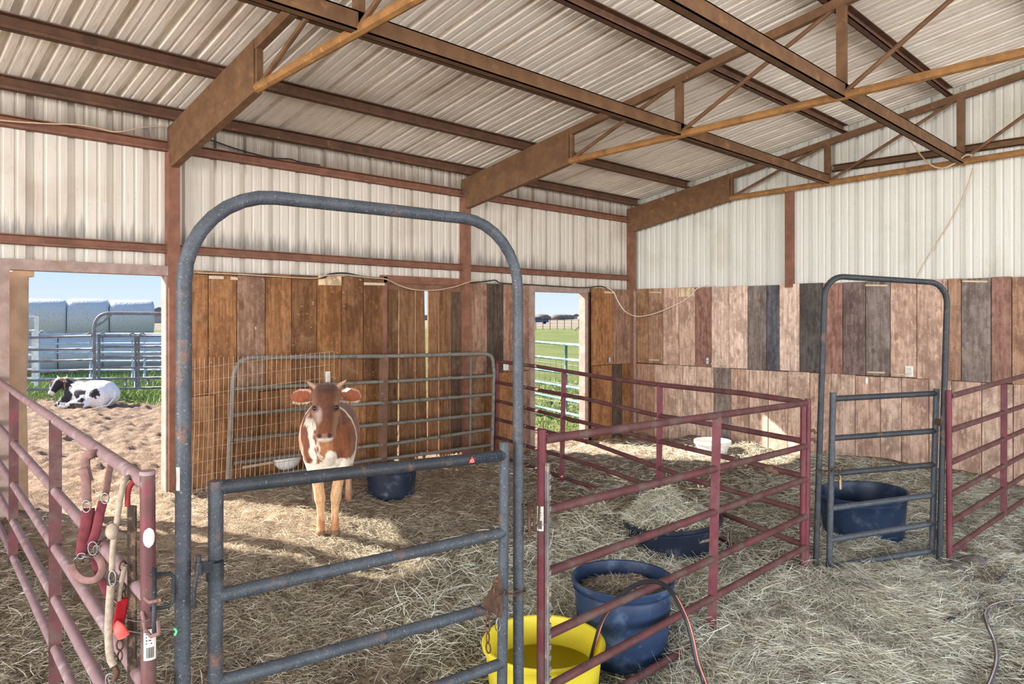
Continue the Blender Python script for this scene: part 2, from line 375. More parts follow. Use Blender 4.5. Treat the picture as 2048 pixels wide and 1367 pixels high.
strands('hay_dark', [(104, 92, 78), (154, 142, 120), (192, 184, 162), (140, 128, 112), (220, 214, 196)])
strands('hay_gold', [(140, 116, 72), (190, 166, 110), (214, 196, 146), (170, 150, 104)])
strands('grass_blades', [(92, 120, 62), (122, 148, 84), (144, 160, 100), (150, 152, 112)])
def net():
    n = N('net_wrap'); a = n.noise(30, (4, 4, .3), 4); b = n.noise(3, detail=6)
    col = n.mix(n.ramp(a, .4, .65), lin((196, 202, 208)), lin((164, 170, 178))); col = n.mix(n.mul(n.ramp(b, .55, .7), .5), col, lin((196, 186, 160)))
    n.bump(n.noise(14, detail=6), .5, .05); M['net_wrap'] = n.done(col, .8)
net()
def coat():
    n = N('coat'); at = n.n('Attribute'); at.attribute_name = 'coat'; a = n.noise(60, (1, 1, .35), 4)
    col = n.mix(n.ramp(a, .35, .7), n.mix(1.0, at.outputs['Color'], (.74, .70, .68, 1), 'MULTIPLY'), at.outputs['Color'])
    n.bump(n.noise(140, (1, 1, .3), 3), .35, .004); M['coat'] = n.done(col, .65, 0, .25)
    n.b.inputs['Sheen Weight'].default_value = .15
coat()
n = N('water'); tr_ = n.n('BsdfTransparent'); tr_.inputs[0].default_value = (.97, .95, .80, 1); gl_ = n.n('BsdfGlossy'); gl_.inputs['Roughness'].default_value = .05
fr_ = n.n('Fresnel'); fr_.inputs[0].default_value = 1.33; mx_ = n.n('MixShader'); n.l(fr_.outputs[0], mx_.inputs[0]); n.l(tr_.outputs[0], mx_.inputs[1]); n.l(gl_.outputs[0], mx_.inputs[2])
n.l(mx_.outputs[0], n.t.nodes['Material Output'].inputs[0]); M['water'] = n.m

# ================================================================ THE SETTING
def heightfield(name, x0, x1, y0, y1, step, mat, clip=None):
    nx = int(round((x1 - x0) / step)) + 1; ny = int(round((y1 - y0) / step)) + 1
    X, Y = np.meshgrid(np.linspace(x0, x1, nx), np.linspace(y0, y1, ny), indexing='ij'); Z = ground(X, Y)
    v = np.stack([X, Y, Z], -1).reshape(-1, 3); i = np.arange(nx * ny).reshape(nx, ny)
    f = np.stack([i[:-1, :-1], i[1:, :-1], i[1:, 1:], i[:-1, 1:]], -1).reshape(-1, 4)
    me = bpy.data.meshes.new(name); me.vertices.add(len(v)); me.vertices.foreach_set('co', v.ravel())
    me.loops.add(f.size); me.loops.foreach_set('vertex_index', f.ravel()); me.polygons.add(len(f))
    me.polygons.foreach_set('loop_start', np.arange(0, f.size, 4)); me.polygons.foreach_set('use_smooth', np.ones(len(f), bool))
    me.materials.append(mat); me.update(); o = link(name, me); o['kind'] = 'structure'; return o
heightfield('floor', -7.12, .6, -1.5, 9.92, .035, M['earth'])
heightfield('ground', -20.5, -7.12, -1.0, 15.5, .045, M['outside'])
mb = MB()
for (a, b, c, d) in ((-1500, -20.5, -1500, 1500), (-20.5, 1500, 15.5, 1500), (-20.5, 1500, -1500, -1.5), (.6, 1500, -1.5, 15.5), (-7.12, .6, 9.92, 15.5), (-20.5, -7.12, -1.5, -1.0)):
    mb.add([(a, c, .06), (b, c, .06), (b, d, .06), (a, d, .06)], [(0, 1, 2, 3)])
mb.build('field', M['outside'])['kind'] = 'structure'

SL, T0 = .179, 3.744
def T(x): return T0 + SL * (x + 7.04) if x <= -.75 else T0 + SL * (6.29 - (x + .75))
ROOF = .125
def ribs(width):                                  # cross-section of a ribbed sheet, ribs pointing out of the building
    out = []
    for k in range(int(round(width / .3048))):
        u = k * .3048
        out += [(u - .036, 0), (u - .024, .046), (u + .024, .046), (u + .036, 0)]
        for m in (.102, .203): out += [(u + m - .016, 0), (u + m - .006, .006), (u + m + .006, .006), (u + m + .016, 0)]
    return out + [(width - .034, 0)]
# ceiling: ribbed roof sheets on purlins, carried by welded trusses
ceil = struct('ceiling', (-4, 2, 4)); P = ribs(.9144)
for side, (xa, xb) in enumerate(((-7.32, -.75), (-.75, 2.4))):
    src = None
    for k in range(18):
        if src is None:
            mb = MB(); n = len(P); y0 = -6.3
            vs = [(x, y0 + u, T(x) + ROOF + h) for x in (xa, xb) for u, h in P]
            mb.add(vs, [(i, i + 1, n + i + 1, n + i) for i in range(n - 1)])
            src = mb.build('roof_sheet', M['sheet_roof'], ceil); o = src
        else:
            o = src.copy(); COL.objects.link(o)
        o.location.y = k * .9144; o.location.z = (k % 2) * .002
PX = [-6.93, -5.99, -4.84, -3.63, -2.42, -1.2]
for i, x in enumerate(PX):
    mb = MB(); z = T(x) + ROOF / 2 + .002
    mb.channel((x, -6.2, z), (x, 9.74, z), .065, ROOF - .012, .008, side=-1); mb.build('purlin', M['purlin_paint'], ceil)
BC = lambda x: 3.70 + .026 * (x + 5.26)           # centre line of the bottom chord
for x, dz in ((-3.85, .045), (-2.30, .035)):
    mb = MB(); z = BC(x) + dz; mb.channel((x - .0, -6.2, z), (x, 9.68, z), .075, .12, .009, side=1); mb.build('purlin', M['rust_steel'], ceil)
VX = [-5.235, -3.85, -2.30, -.75]
for ty in (-4.9, -1.22, 2.44, 6.09, 9.70):
    tr = bpy.data.objects.new('roof_truss', None); COL.objects.link(tr); tr.parent = ceil; tr['_o'] = ceil['_o']
    mb = MB(); h = .035
    pr = [(-7.1, 3.337), (-5.26, 3.662), (-5.26, T(-5.26)), (-7.1, T(-7.1))]
    mb.add([(x, ty + s * h, z) for s in (-1, 1) for x, z in pr], [(0, 1, 2, 3), (7, 6, 5, 4), (0, 4, 5, 1), (1, 5, 6, 2), (2, 6, 7, 3), (3, 7, 4, 0)])
    mb.build('haunch_plate', M['rust_steel'], tr)
    MB().beam((-5.26, ty, T(-5.26) - .04), (-.75, ty, T(-.75) - .04), .06, .08).build('top_chord', M['rust_steel'], tr)
    MB().beam((-.75, ty, T(-.75) - .04), (2.3, ty, T(2.3) - .04), .06, .08).build('top_chord', M['rust_steel'], tr)
    MB().tube([(-5.26, ty, BC(-5.26)), (-.75, ty, BC(-.75)), (2.3, ty, BC(-.75) - .08)], .038, 8).build('bottom_chord', M['rust_chord'], tr, True, 40)
    for i, x in enumerate(VX):
        wd = .03 if i == 0 else .075
        MB().beam((x, ty, BC(x)), (x, ty, T(x) - .05), wd, .05, up=(0, 1, 0)).build('web', M['rust_steel'], tr)
        if i < 3: MB().tube([(x + .03, ty, BC(x) + .03), (VX[i + 1] - .05, ty, T(VX[i + 1]) - .07)], .02, 7).build('web', M['rust_steel'], tr, True, 40)
    MB().beam((.8, ty, BC(-.75) - .04), (.8, ty, T(.8) - .05), .07, .05, up=(0, 1, 0)).build('web', M['rust_steel'], tr)

# wall_left: posts, girts, ribbed sheets, and boards in two rows
PLANKC = {'o': (176, 128, 88), 'g': (162, 116, 76), 'b': (144, 104, 72), 'd': (122, 92, 68), 'k': (98, 86, 76), 'l': (190, 146, 104),
          'p': (208, 178, 160), 'q': (228, 204, 188), 'r': (156, 120, 108), 's': (138, 128, 122), 'n': (104, 106, 114), 'u': (98, 94, 92), 'v': (128, 112, 110), 'w': (174, 140, 118), 't': (218, 192, 174), 'y': (160, 126, 96)}
def plank(wall, axis, a, b, z0, z1, key, off=0., mat='plank', thick=.028, at=None):
    g = .0035; dz = random.uniform(-.006, .006); j = random.uniform(0, .007) + off
    mb = MB(); be = .004
    ring = lambda e, dd: [(a + g + e, z0 + dz + e), (b - g - e, z0 + dz + e), (b - g - e, z1 + dz - e), (a + g + e, z1 + dz - e)]
    if axis == 'y':                               # on wall_left: front face looks to +X
        f0, f1 = -7.055 + j, -7.055 - thick; V = lambda p, d: (d, p[0], p[1])
        d0, d1 = f0, f0 - be
    else:                                         # on wall_back: front face looks to -Y
        f0, f1 = 9.795 - j, 9.795 + thick; V = lambda p, d: (p[0], d, p[1])
        d0, d1 = f0, f0 + be
    vs = [V(p, d0) for p in ring(be, 0)] + [V(p, d1) for p in ring(0, 0)] + [V(p, f1) for p in ring(0, 0)]
    fs = [(0, 1, 2, 3)] + [(r + i, r + 4 + i, r + 4 + (i + 1) % 4, r + (i + 1) % 4) for r in (0, 4) for i in range(4)] + [(11, 10, 9, 8)]
    if axis == 'x': fs = [f[::-1] for f in fs]
    o = mb.add(vs, fs).build('plank', M[mat], wall)
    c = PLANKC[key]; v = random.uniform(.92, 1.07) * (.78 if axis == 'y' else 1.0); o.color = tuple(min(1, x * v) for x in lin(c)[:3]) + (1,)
    return o
def yy(px, py=560): return WX(px, py).y
def xx(px, py=600): return WY(px, py).x
wl = struct('wall_left', (-7.06, 2, 0))
for k in range(18):
    y0 = -6.3 + k * .9144; mb = MB(); n = len(P)
    mb.add([(-7.125 - h, y0 + u, z) for z in (2.335, T(-7.1) + .115) for u, h in P], [(i, i + 1, n + i + 1, n + i) for i in range(n - 1)]); mb.build('metal_sheet', M['sheet_left'], wl)
for z, hh in ((2.59, .085), (3.555, .095)): 
    mb = MB(); mb.channel((-7.085, -6.2, z), (-7.085, 9.72, z), .07, hh, .008, side=-1); mb.build('girt', M['girt_paint'], wl)
for y in (-4.9, -1.22, 2.44, 6.09, 9.72):
    MB().beam((-7.07, y, -.15), (-7.07, y, 3.5), .10, .12, up=(1, 0, 0)).build('post', M['girt_paint'], wl)
for y0, y1 in ((-6.3, 1.05), (2.46, 4.80), (6.10, 7.27), (8.58, 9.88)): MB().box((-7.128, y0, -.3), (-7.122, y1, 2.336)).build('backing_sheet', M['purlin_paint'], wl)
def row(wall, axis, edges, keys, z0, z1, **kw):
    for a, b, kk in zip(edges, edges[1:], keys): plank(wall, axis, a, b, z0, z1, kk, **kw)
SEAM, TOP = 1.19, 2.40
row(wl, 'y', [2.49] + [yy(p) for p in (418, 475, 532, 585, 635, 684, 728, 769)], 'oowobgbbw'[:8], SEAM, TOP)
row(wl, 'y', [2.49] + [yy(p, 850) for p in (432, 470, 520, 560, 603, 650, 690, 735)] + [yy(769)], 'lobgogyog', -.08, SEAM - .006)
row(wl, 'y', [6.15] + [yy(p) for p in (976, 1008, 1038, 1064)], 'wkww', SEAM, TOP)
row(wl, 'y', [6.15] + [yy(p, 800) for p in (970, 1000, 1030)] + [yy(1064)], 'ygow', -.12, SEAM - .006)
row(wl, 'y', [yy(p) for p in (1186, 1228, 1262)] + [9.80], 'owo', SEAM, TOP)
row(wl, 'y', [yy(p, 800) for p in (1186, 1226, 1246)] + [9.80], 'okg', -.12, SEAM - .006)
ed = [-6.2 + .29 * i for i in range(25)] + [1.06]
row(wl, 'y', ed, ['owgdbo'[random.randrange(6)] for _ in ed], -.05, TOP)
for (p0, p1, y0, y1) in ((637, 683, 553, 574),):
    o = plank(wl, 'y', yy(p0), yy(p1), 2.295, 2.405, 'l', off=.024, thick=.0); o.color = lin((222, 200, 166)); o.name = 'scrap_block'
# thin pale splinters where nailed laths tore off the board tops
for (p0, p1, y) in ((418, 447, 554), (461, 475, 556), (728, 769, 567), (1209, 1229, 584)):
    a, b = WX(p0, y, -7.035), WX(p1, y + 1, -7.035); MB().beam(a, b, .012, .03).build('lath', M['slat_pale'], wl)

def doorway(name, y0, y1, top, mat='jamb_paint', sill=None):
    d = struct(name, (-7.07, (y0 + y1) / 2, 0))
    MB().box((-7.17, y0 - .09, -.1), (-7.02, y0, top + .09)).build('jamb', M[mat], d)
    MB().box((-7.17, y1 - .012, -.1), (-7.05, y1 + .012 + (.05 if name == 'door_2' else 0), top + .09)).build('jamb', M[mat], d)
    MB().box((-7.17, y0, top), (-7.02, y1, top + .09)).build('header', M[mat], d)
    return d
doorway('door_1', 1.155, 2.387, 2.335); doorway('door_2', 7.358, 8.516, 2.31)
d3 = struct('door_3', (-7.08, 5.4, 0))
MB().box((-7.12, 4.80, 2.35), (-7.03, 6.04, 2.44)).build('header', M['girt_paint'], d3)
MB().box((-7.10, 4.82, 2.27), (-7.07, 6.04, 2.35)).build('batten', M['red_post'], d3)
MB().box((-7.12, 4.795, -.1), (-7.03, 4.845, 2.42)).build('jamb', M['girt_paint'], d3)
be = [yy(p, 700) for p in (775, 803, 836, 857.5, 861, 883, 906, 932)]
for i, (a, b) in enumerate(zip(be, be[1:])):
    if i == 3: continue
    g = .004 + .006 * random.random(); n = 8
    zb = [.16 + (.14 if i in (0, 2, 4) else .05) * random.random() for _ in range(n + 1)]
    lean = .022 if i == 0 else (.012 if i == 4 else 0.0)
    ys = [a + g + (b - a - 2 * g) * t / n for t in range(n + 1)]
    lo = [(y - lean, z) for y, z in zip(ys, zb)]; hi = [(b - g, 2.37), (a + g, 2.37)]
    if i == 2: hi[0] = (b - g - .03, 2.37); lo[-1] = (b + .012, zb[-1])
    poly = lo + hi; j = -7.085 - .008 * (i % 2); m = len(poly); mb = MB()
    mb.add([(x, y, z) for x in (j, j - .022) for y, z in poly], [tuple(range(m)), tuple(range(m, 2 * m))[::-1]] + [(q, m + q, m + (q + 1) % m, (q + 1) % m) for q in range(m)])
    o = mb.build('board', M['old_board'], d3); o.color = lin([(112, 84, 60), (128, 96, 70), (126, 94, 68), 0, (140, 104, 76), (132, 98, 70), (100, 80, 66)][i])

# wall_back: ribbed gable sheets over two rows of boards
wb = struct('wall_back', (-3, 9.82, 0))
kx = -7.2
MB().box((-7.2, 9.862, -.3), (3.6, 9.868, 2.37)).build('backing_sheet', M['purlin_paint'], wb)
for k in range(12):
    x0 = kx + k * .9144; mb = MB(); n = len(P)
    mb.add([(x0 + u, 9.865 + h, 2.36) for u, h in P] + [(x0 + u, 9.865 + h, T(x0 + u) + ROOF + .02) for u, h in P], [(i, n + i, n + i + 1, i + 1) for i in range(n - 1)]); mb.build('metal_sheet', M['sheet_back'], wb)
MB().beam((-4.41, 9.80, 2.36), (-4.41, 9.80, BC(-4.41)), .10, .10, up=(0, 1, 0)).build('post', M['girt_paint'], wb)
mb = MB(); mb.channel((-3.82, 9.80, 3.94), (2.3, 9.80, 3.94), .07, .09, .008, side=-1); mb.build('girt', M['rust_steel'], wb)
ub = (1270.2, 1296, 1326, 1357.5, 1390, 1422.5, 1457, 1495, 1532.5, 1558, 1599, 1645, 1685, 1731, 1780, 1833, 1895, 1922, 1982, 2023)
row(wb, 'x', [xx(p) for p in ub] + [xx(2023) + .32 * i for i in range(1, 10)], 'ywpprqqsnqurvsppwsrwpsrpwpsrp', SEAM - .005, TOP + .005)
lb = (1270.2, 1308, 1336, 1365, 1392, 1427, 1461, 1498, 1536, 1575, 1619, 1662, 1710, 1760, 1802.5, 1857, 1903, 1963, 2026)
row(wb, 'x', [xx(p, 830) for p in lb] + [xx(2026) + .34 * i for i in range(1, 9)], 'wptqtsptttptptptptptptptptp', -.1, SEAM - .012)
plank(wb, 'x', xx(1358), xx(1389), 2.26, 2.40, 'l', off=.022, thick=0).color = lin((220, 200, 168)); 
for (p0, p1, y) in ((1731, 1775, 570), (1300, 1323, 584), (1422, 1455, 727), (1576, 1615, 750), (1735, 1770, 744), (1785, 1818, 748), (1925, 1975, 562), (1298, 1318, 719)):
    a, b = WY(p0, y, 9.775), WY(p1, y + .8, 9.775); MB().beam(a, b, .012, .022).build('lath', M['slat_pale'], wb)
# cover strip along the tops of the boards
MB().beam((-7.03, 9.74, .0), (-7.03, 9.74, 2.38), .06, .06, up=(1, 0, 0)).build('corner_board', M['jamb_paint'], wl)

# ================================================================ GATES AND PANELS
GATE = 'welded pipe panels and gates of the pens'
def sticker(parent, base, z0, z1, r, facing, lines=True, name='sticker', w=1.0, rnd=False):
    """a paper label bent round a post of radius r"""
    a0 = math.atan2(facing.y, facing.x); mb = MB(); n = 6; vs = []
    zs = [z0, z1] if not rnd else [z0 + (z1 - z0) * i / 8 for i in range(9)]
    for z in zs:
        ww = w if not rnd else w * math.sqrt(max(0.02, 1 - (2 * (z - z0) / (z1 - z0) - 1) ** 2))
        for i in range(n + 1):
            t = a0 + ww * (i / n - .5) * 2; vs.append((base.x + math.cos(t) * (r + .0012), base.y + math.sin(t) * (r + .0012), z))
    fs = [(k * (n + 1) + i, k * (n + 1) + i + 1, (k + 1) * (n + 1) + i + 1, (k + 1) * (n + 1) + i) for k in range(len(zs) - 1) for i in range(n)]
    o = mb.add(vs, fs).build(name, M['sticker_white'], parent)
    if lines:
        mb = MB(); h = z1 - z0
        def bit(t0, t1, za, zb):
            v = [(base.x + math.cos(t) * (r + .0022), base.y + math.sin(t) * (r + .0022), z) for t, z in ((t0, za), (t1, za), (t1, zb), (t0, zb))]
            mb.add(v, [(0, 1, 2, 3)])
        t = a0 - w * .55
        while t < a0 + w * .55:                   # bar code
            q = random.choice((.03, .05, .08)); bit(t, t + q, z0 + h * .08, z0 + h * .42); t += q + random.choice((.03, .05))
        for j in range(4):
            bit(a0 - w * .6, a0 + w * (.1 + .4 * random.random()), z0 + h * (.52 + .1 * j), z0 + h * (.56 + .1 * j))
        tag(mb.build('print', M['print_black'], o), kind='stuff')
    return o
TOCAM = lambda p: Vector((-p.x, -p.y, 0)).normalized()
def chainlinks(parent, pts, ln=.034, wd=.009, r=.0028, mat='chain_rust', name='chain'):
    pts = dense(pts, ln * .78); mb = MB()
    for i in range(len(pts) - 1):
        c = (pts[i] + pts[i + 1]) / 2; t = (pts[i + 1] - pts[i]).normalized()
        s = t.cross(Vector((0, 0, 1)) if abs(t.z) < .8 else Vector((1, .3, 0))).normalized()
        if i % 2: s = t.cross(s).normalized()
        loop = [c + t * (math.cos(a) * ln / 2) + s * (math.sin(a) * wd) for a in [2 * math.pi * k / 10 for k in range(10)]]
        mb.tube(loop, r, 5, closed=True)
    return mb.build(name, M[mat], parent, True)

# --- front fence line: bow gate in front
PF = Plane(366, 2.30, 1037, 3.20)
TR = .0242
def bow(name, pl, lpts, rpts, top, rad, mat, label, r=TR):
    """arched frame of one bent pipe; lpts / rpts run up the legs, top = its two corner points"""
    t = thing(name, (lpts[0].x, lpts[0].y, 0), label, 'gate', GATE)
    L, R_ = top; d = (R_ - L).normalized(); up = (L - lpts[0]).normalized(); up2 = (R_ - rpts[0]).normalized()
    path = dense(lpts + [L - up * rad], .3)[:-1] + arc(L - up * rad + d * rad, -d, up, rad, 8) + dense([L + d * rad, R_ - d * rad], .3)[1:-1]
    path += arc(R_ - up2 * rad - d * rad, up2, d, rad, 8) + dense([R_ - up2 * rad, rpts[0]], .3)[1:]
    fr = MB().tube(path, r, 14).build('arch_frame', M[mat], t, True, 60)
    return t, fr
zt = 2.365
gate1, fr1 = bow('bow_gate', PF, [PF.z(362, -.02), PF.z(368, 1.9)], [PF.z(1037, -.05)], (PF.z(369, zt), PF.z(1036, zt)), .30, 'gate_blue',
               'blue grey bow gate with tall arched frame beside the yellow tub')
leaf = bpy.data.objects.new('gate_leaf', None); COL.objects.link(leaf); leaf.parent = gate1; leaf['_o'] = gate1['_o']
PLf = Plane(430, 2.37, 1005, 3.13)
MB().tube([PLf.z(428, .06), PLf.z(432, 1.405)], TR, 14).build('upright', M['gate_blue'], leaf, True, 50)
MB().tube([PLf.z(1003, .08), PLf.z(1009, 1.40)], TR * .95, 14).build('upright', M['gate_blue'], leaf, True, 50)
for (x0, z0, x1, z1) in ((433, 1.382, 1007, 1.342), (432, 1.022, 1006, 1.004), (431, .733, 1005, .690), (430, .455, 1004, .433), (430, .17, 1004, .155)):
    MB().tube(dense([PLf.z(x0, z0), PLf.z(x1, z1)], .3), TR * .98, 14).build('rail', M['gate_dark' if z0 > 1.2 else 'gate_blue'], leaf, True, 50)
a, b, c = PLf.p(1003, 1140, .985), PLf.p(962, 1211, .985), PLf.p(1005, 1238, .985)
mb = MB(); off = TOCAM(a) * .006; mb.add([a, b, c, a - off, b - off, c - off], [(0, 1, 2), (5, 4, 3), (0, 3, 4, 1), (1, 4, 5, 2), (2, 5, 3, 0)]); gu = mb.build('gusset', M['chain_rust'], leaf)
MB().ell(PLf.p(993, 1161, .975), .012, .012, .012).build('bolt', M['chain_rust'], leaf, True)
# lettering and emblem on the top rail
fc = bpy.data.curves.new('lettering', 'FONT'); fc.body = 'COUNTYLINE'; fc.size = .031; fc.extrude = .0004; fc.align_x = 'LEFT'
fo = bpy.data.objects.new('tmp', fc); COL.objects.link(fo); dg = bpy.context.evaluated_depsgraph_get(); me = bpy.data.meshes.new_from_object(fo.evaluated_get(dg)); bpy.data.objects.remove(fo)
p0, p1 = PLf.z(945, 1.335), PLf.z(1000, 1.332); ex = (p1 - p0).normalized(); nrm = ex.cross(Vector((0, 0, 1))).normalized()
if nrm.dot(TOCAM(p0)) < 0: nrm = -nrm
ez = nrm.cross(ex); tw = max(v.co.x for v in me.vertices); sx = (p1 - p0).length / tw
mt = Matrix((ex, ez, nrm)).transposed()
for v in me.vertices: v.co = p0 + ex * (v.co.x * sx) + ez * v.co.y + nrm * (TR + .0006 + v.co.z) - Vector(leaf['_o'])
me.materials.clear(); me.materials.append(M['print_blue']); link('lettering', me, leaf, Vector(leaf['_o']))
p = PLf.z(937, 1.347) + nrm * (TR + .001)
mb = MB(); R3 = [(math.cos(a_), math.sin(a_)) for a_ in (math.pi / 2, math.pi / 2 + 2.1, math.pi / 2 + 4.19)]
rim = []
for i in range(3):
    (ax, ay), (bx, by) = R3[i], R3[(i + 1) % 3]
    for t in (.0, .08, .92): rim.append(((ax * (1 - t) + bx * t) * (.92 if t == 0 else 1), (ay * (1 - t) + by * t) * (.92 if t == 0 else 1)))
mb.add([p + ex * (x * .02) + ez * (y * .019) for x, y in rim] + [p + ex * (x * .02) + ez * (y * .019) - nrm * .001 for x, y in rim], [tuple(range(9))]); mb.build('emblem', M['logo_red'], leaf)
mb = MB(); mb.tube([p + nrm * .001 + ex * (.007 * math.cos(t_)) + ez * (.006 * math.sin(t_) - .002) for t_ in [i * .628 for i in range(10)]], .0012, 4, closed=True); mb.build('emblem_ring', M['sticker_white'], leaf)
# hinge pin between frame and leaf
mb = MB(); mb.tube([PF.p(388, 1215, .98), PF.p(388, 1180, .975), PF.p(392, 1155, .975), PF.p(398, 1135, .98), PF.p(398, 1110, .98)], .007, 8)
mb.tube([PLf.p(430, 1140, .99) + Vector((0, 0, -.03)), PLf.p(430, 1140, .99) + Vector((0, 0, .03))], TR * 1.14, 14)
mb.beam(PF.p(396, 1133, .98), PLf.p(424, 1133, .985), .012, .035); mb.tube([PF.p(398, 1123, .98), PF.p(398, 1148, .98)], .013, 8)
mb.build('hinge', M['gate_dark'], gate1, True, 50)
# chain latch on the closing side
chainlinks(gate1, [PLf.p(990, 1170, .97), PLf.p(1008, 1183, .97), PF.p(1022, 1187, .985), PF.p(1046, 1184, .985), PF.p(1050, 1178, 1.01)], .045, .011, .0036, name='latch_chain')
chainlinks(gate1, [PLf.p(989, 1175, .965), PLf.p(996, 1212, .965), PLf.p(996, 1232, .965)], .045, .011, .0036, name='latch_chain')
chainlinks(gate1, [PLf.p(977, 1215, .965), PLf.p(975, 1265, .965), PLf.p(977, 1305, .965)], .045, .011, .0036, name='latch_chain')
c = PLf.p(996, 1248, .962); mb = MB(); mb.tube([c + Vector((0, 0, .028 * math.cos(t_))) + ex * (.012 * math.sin(t_)) * (1.2 if math.cos(t_) < 0 else .7) for t_ in [i * .628 for i in range(10)]], .0032, 6, closed=True); mb.build('snap_hook', M['zinc'], gate1, True)
p = PF.p(349, 962, .99); mb = MB(); sticker(gate1, PF.z(367, 1.3), 1.395, 1.47, TR, TOCAM(PF.z(367, 1)) .lerp(-ex, .55), False, w=.3)
MB().tube([PF.p(349, 1256, .988), PF.p(353, 1262, .985), PF.p(349, 1270, .985)], .004, 5).build('paint_mark', M['green_mark'], gate1)

def panel(name, label, posts, rails, post_r=.0225, rail_r=.0225, pm='panel_red', rm='rail_red', cat='fence panel', square=()):
    t = thing(name, (posts[0][0].x, posts[0][0].y, 0), label, cat, GATE)
    for i, (a, b) in enumerate(posts):
        if i in square: MB().beam(a, b, .055 if len(square) < 3 else .03, .03, up=TOCAM(a)).build('post', M[pm], t)
        else: MB().tube([a, b], post_r, 12).build('post', M[pm], t, True, 50)
    for pts in rails: MB().tube(dense(pts, .25), rail_r, 12).build('rail', M[rm], t, True, 50)
    return t
# --- left front panel, running away to the doorway
PA = Plane(297, 2.20, 0, 5.51)
zs = (1.435, 1.085, .805, .55, .305, .07)
def line(pl, xa, za, xb, zb): return [pl.z(xa, za), pl.z(xb, zb)]
near, far_ = PA.z(297, 0), PA.z(-18, 0)
pan1 = panel('pipe_fence', 'dusty red pipe panel draped with a halter, running from bow gate to open doorway',
      [(PA.z(300, -.03), PA.z(295, 1.47)), (PA.z(110, .05), PA.z(111, 1.44)), (PA.z(26, .1), PA.z(28, 1.44)), (far_ + Vector((0, 0, .15)), far_ + Vector((0, 0, 1.46)))],
      [], square=(1, 2), pm='rail_red')
for z in zs: MB().tube(dense([near + Vector((0, 0, z)), far_ + Vector((0, 0, z + .01))], .25), .0225, 12).build('rail', M['rail_mauve'], pan1, True, 50)
MB().tube([PA.z(295, 1.462), PA.z(295, 1.474)], .0235, 12).build('post_cap', M['rail_mauve'], pan1, True, 50)
q = PA.z(298, 0); fc_ = TOCAM(q).lerp(Vector((.2, .4, 0)), .1)
sticker(pan1, PA.z(297, 0), 1.245, 1.305, .0225, fc_, False, 'round_sticker', .75, True)
sticker(pan1, PA.z(299, 0), .905, 1.0, .0225, fc_, True, 'sticker', .8)
# latch loop that ties this panel to the arch
mb = MB(); mb.tube([PF.p(303, 1149, .975), PF.p(340, 1146, .98), PF.p(347, 1152, .98), PF.p(347, 1200, .98), PF.p(338, 1212, .98), PF.p(300, 1218, .975)], .0062, 8); mb.build('latch_loop', M['gate_dark'], pan1, True)
MB().tube([PA.p(309, 1134, .965), PA.p(308, 1265, .965)], .0066, 8).build('latch_pin', M['gate_dark'], pan1, True)
mb = MB(); mb.tube([PA.p(290, 1196, .965), PA.p(300, 1204, .955), PA.p(318, 1200, .96)], .0055, 8); mb.tube([PA.p(284, 1222, .965), PA.p(290, 1258, .965), PA.p(302, 1272, .96), PA.p(318, 1266, .96), PA.p(316, 1240, .96)], .0055, 8); mb.build('latch_keeper', M['halter_dusty'], pan1, True)
# --- middle panel
PM = Plane(1083, 3.37, 1615, 5.382)
zl = (1.369, 1.031, .736, .436, .186, -.02); zr = (1.301, .977, .732, .453, .223, -.02)
pan2 = panel('pipe_fence', 'maroon pipe panel standing in hay in front of the tall blue tub',
      [(PM.z(1082, -.03), PM.p(1084, 858)), (PM.p(1423, 1262), PM.p(1434, 832)), (PM.z(1612, -.03), PM.p(1616, 797))],
      [[PM.z(1088, a), PM.z(1612, b)] for a, b in zip(zl, zr)], square=(1,))
sticker(pan2, PM.z(1083, 0), .945, 1.06, .0225, TOCAM(PM.z(1083, 0)).lerp(Vector((-.7, -.7, 0)), .25), True, 'sticker', .75)
mb = MB(); c = PF.p(1050, 1042, .985); d = PM.p(1076, 1028, .98)
mb.tube([PF.p(1048, 1010, .985), PM.p(1072, 1003, .978), PM.p(1079, 1010, .978), PM.p(1077, 1048, .978), PM.p(1066, 1058, .98), PF.p(1050, 1062, .985)], .006, 8)
mb.tube([PF.p(1058, 1004, .98), PF.p(1059, 1070, .98)], .008, 8); mb.tube([PF.p(1064, 1010, .98), PF.p(1070, 1014, .98), PF.p(1068, 1052, .98), PF.p(1060, 1056, .98)], .005, 8); mb.build('latch_loop', M['chain_rust'], pan2, True)
# --- back panel between the pens
PB = Plane(1000, 9.30, 1607, 5.36)
rails = [[(994, 722), (1071, 732), (1227, 757.6), (1319, 769), (1485, 786), (1603, 803)], [(994, 764), (1172, 797), (1309, 829), (1474, 857), (1603, 881)], [(994, 801), (1186, 849), (1380, 897), (1512, 928), (1603, 951)],
         [(994, 838), (1180, 884), (1379, 957), (1603, 1020)], [(994, 874), (1180, 928), (1340, 985), (1603, 1088)], [(992, 909), (1180, 972), (1330, 1030), (1603, 1150)]]
pan3 = panel('pipe_fence', 'bent maroon pipe panel dividing the two pens, reaching past the narrow doorway',
      [(PB.p(990, 922), PB.p(995, 720)), (PB.p(1123, 962), PB.p(1128, 742)), (PB.p(1317, 1032), PB.p(1320, 770)), (PB.p(1605, 1152), PB.p(1607, 800))],
      [[PB.p(*p) for p in r] for r in rails], square=(1, 2), rm='rail_red')
for (px, py, s) in ((1541, 937, 1.), (1553, 943, .8), (1474, 915, .55), (1330, 972, .5)): MB().ell(PB.p(px, py), .05 * s, .05 * s, .035 * s, 8, 6).build('mud_clod', M['dirt_lump'], pan3, True)
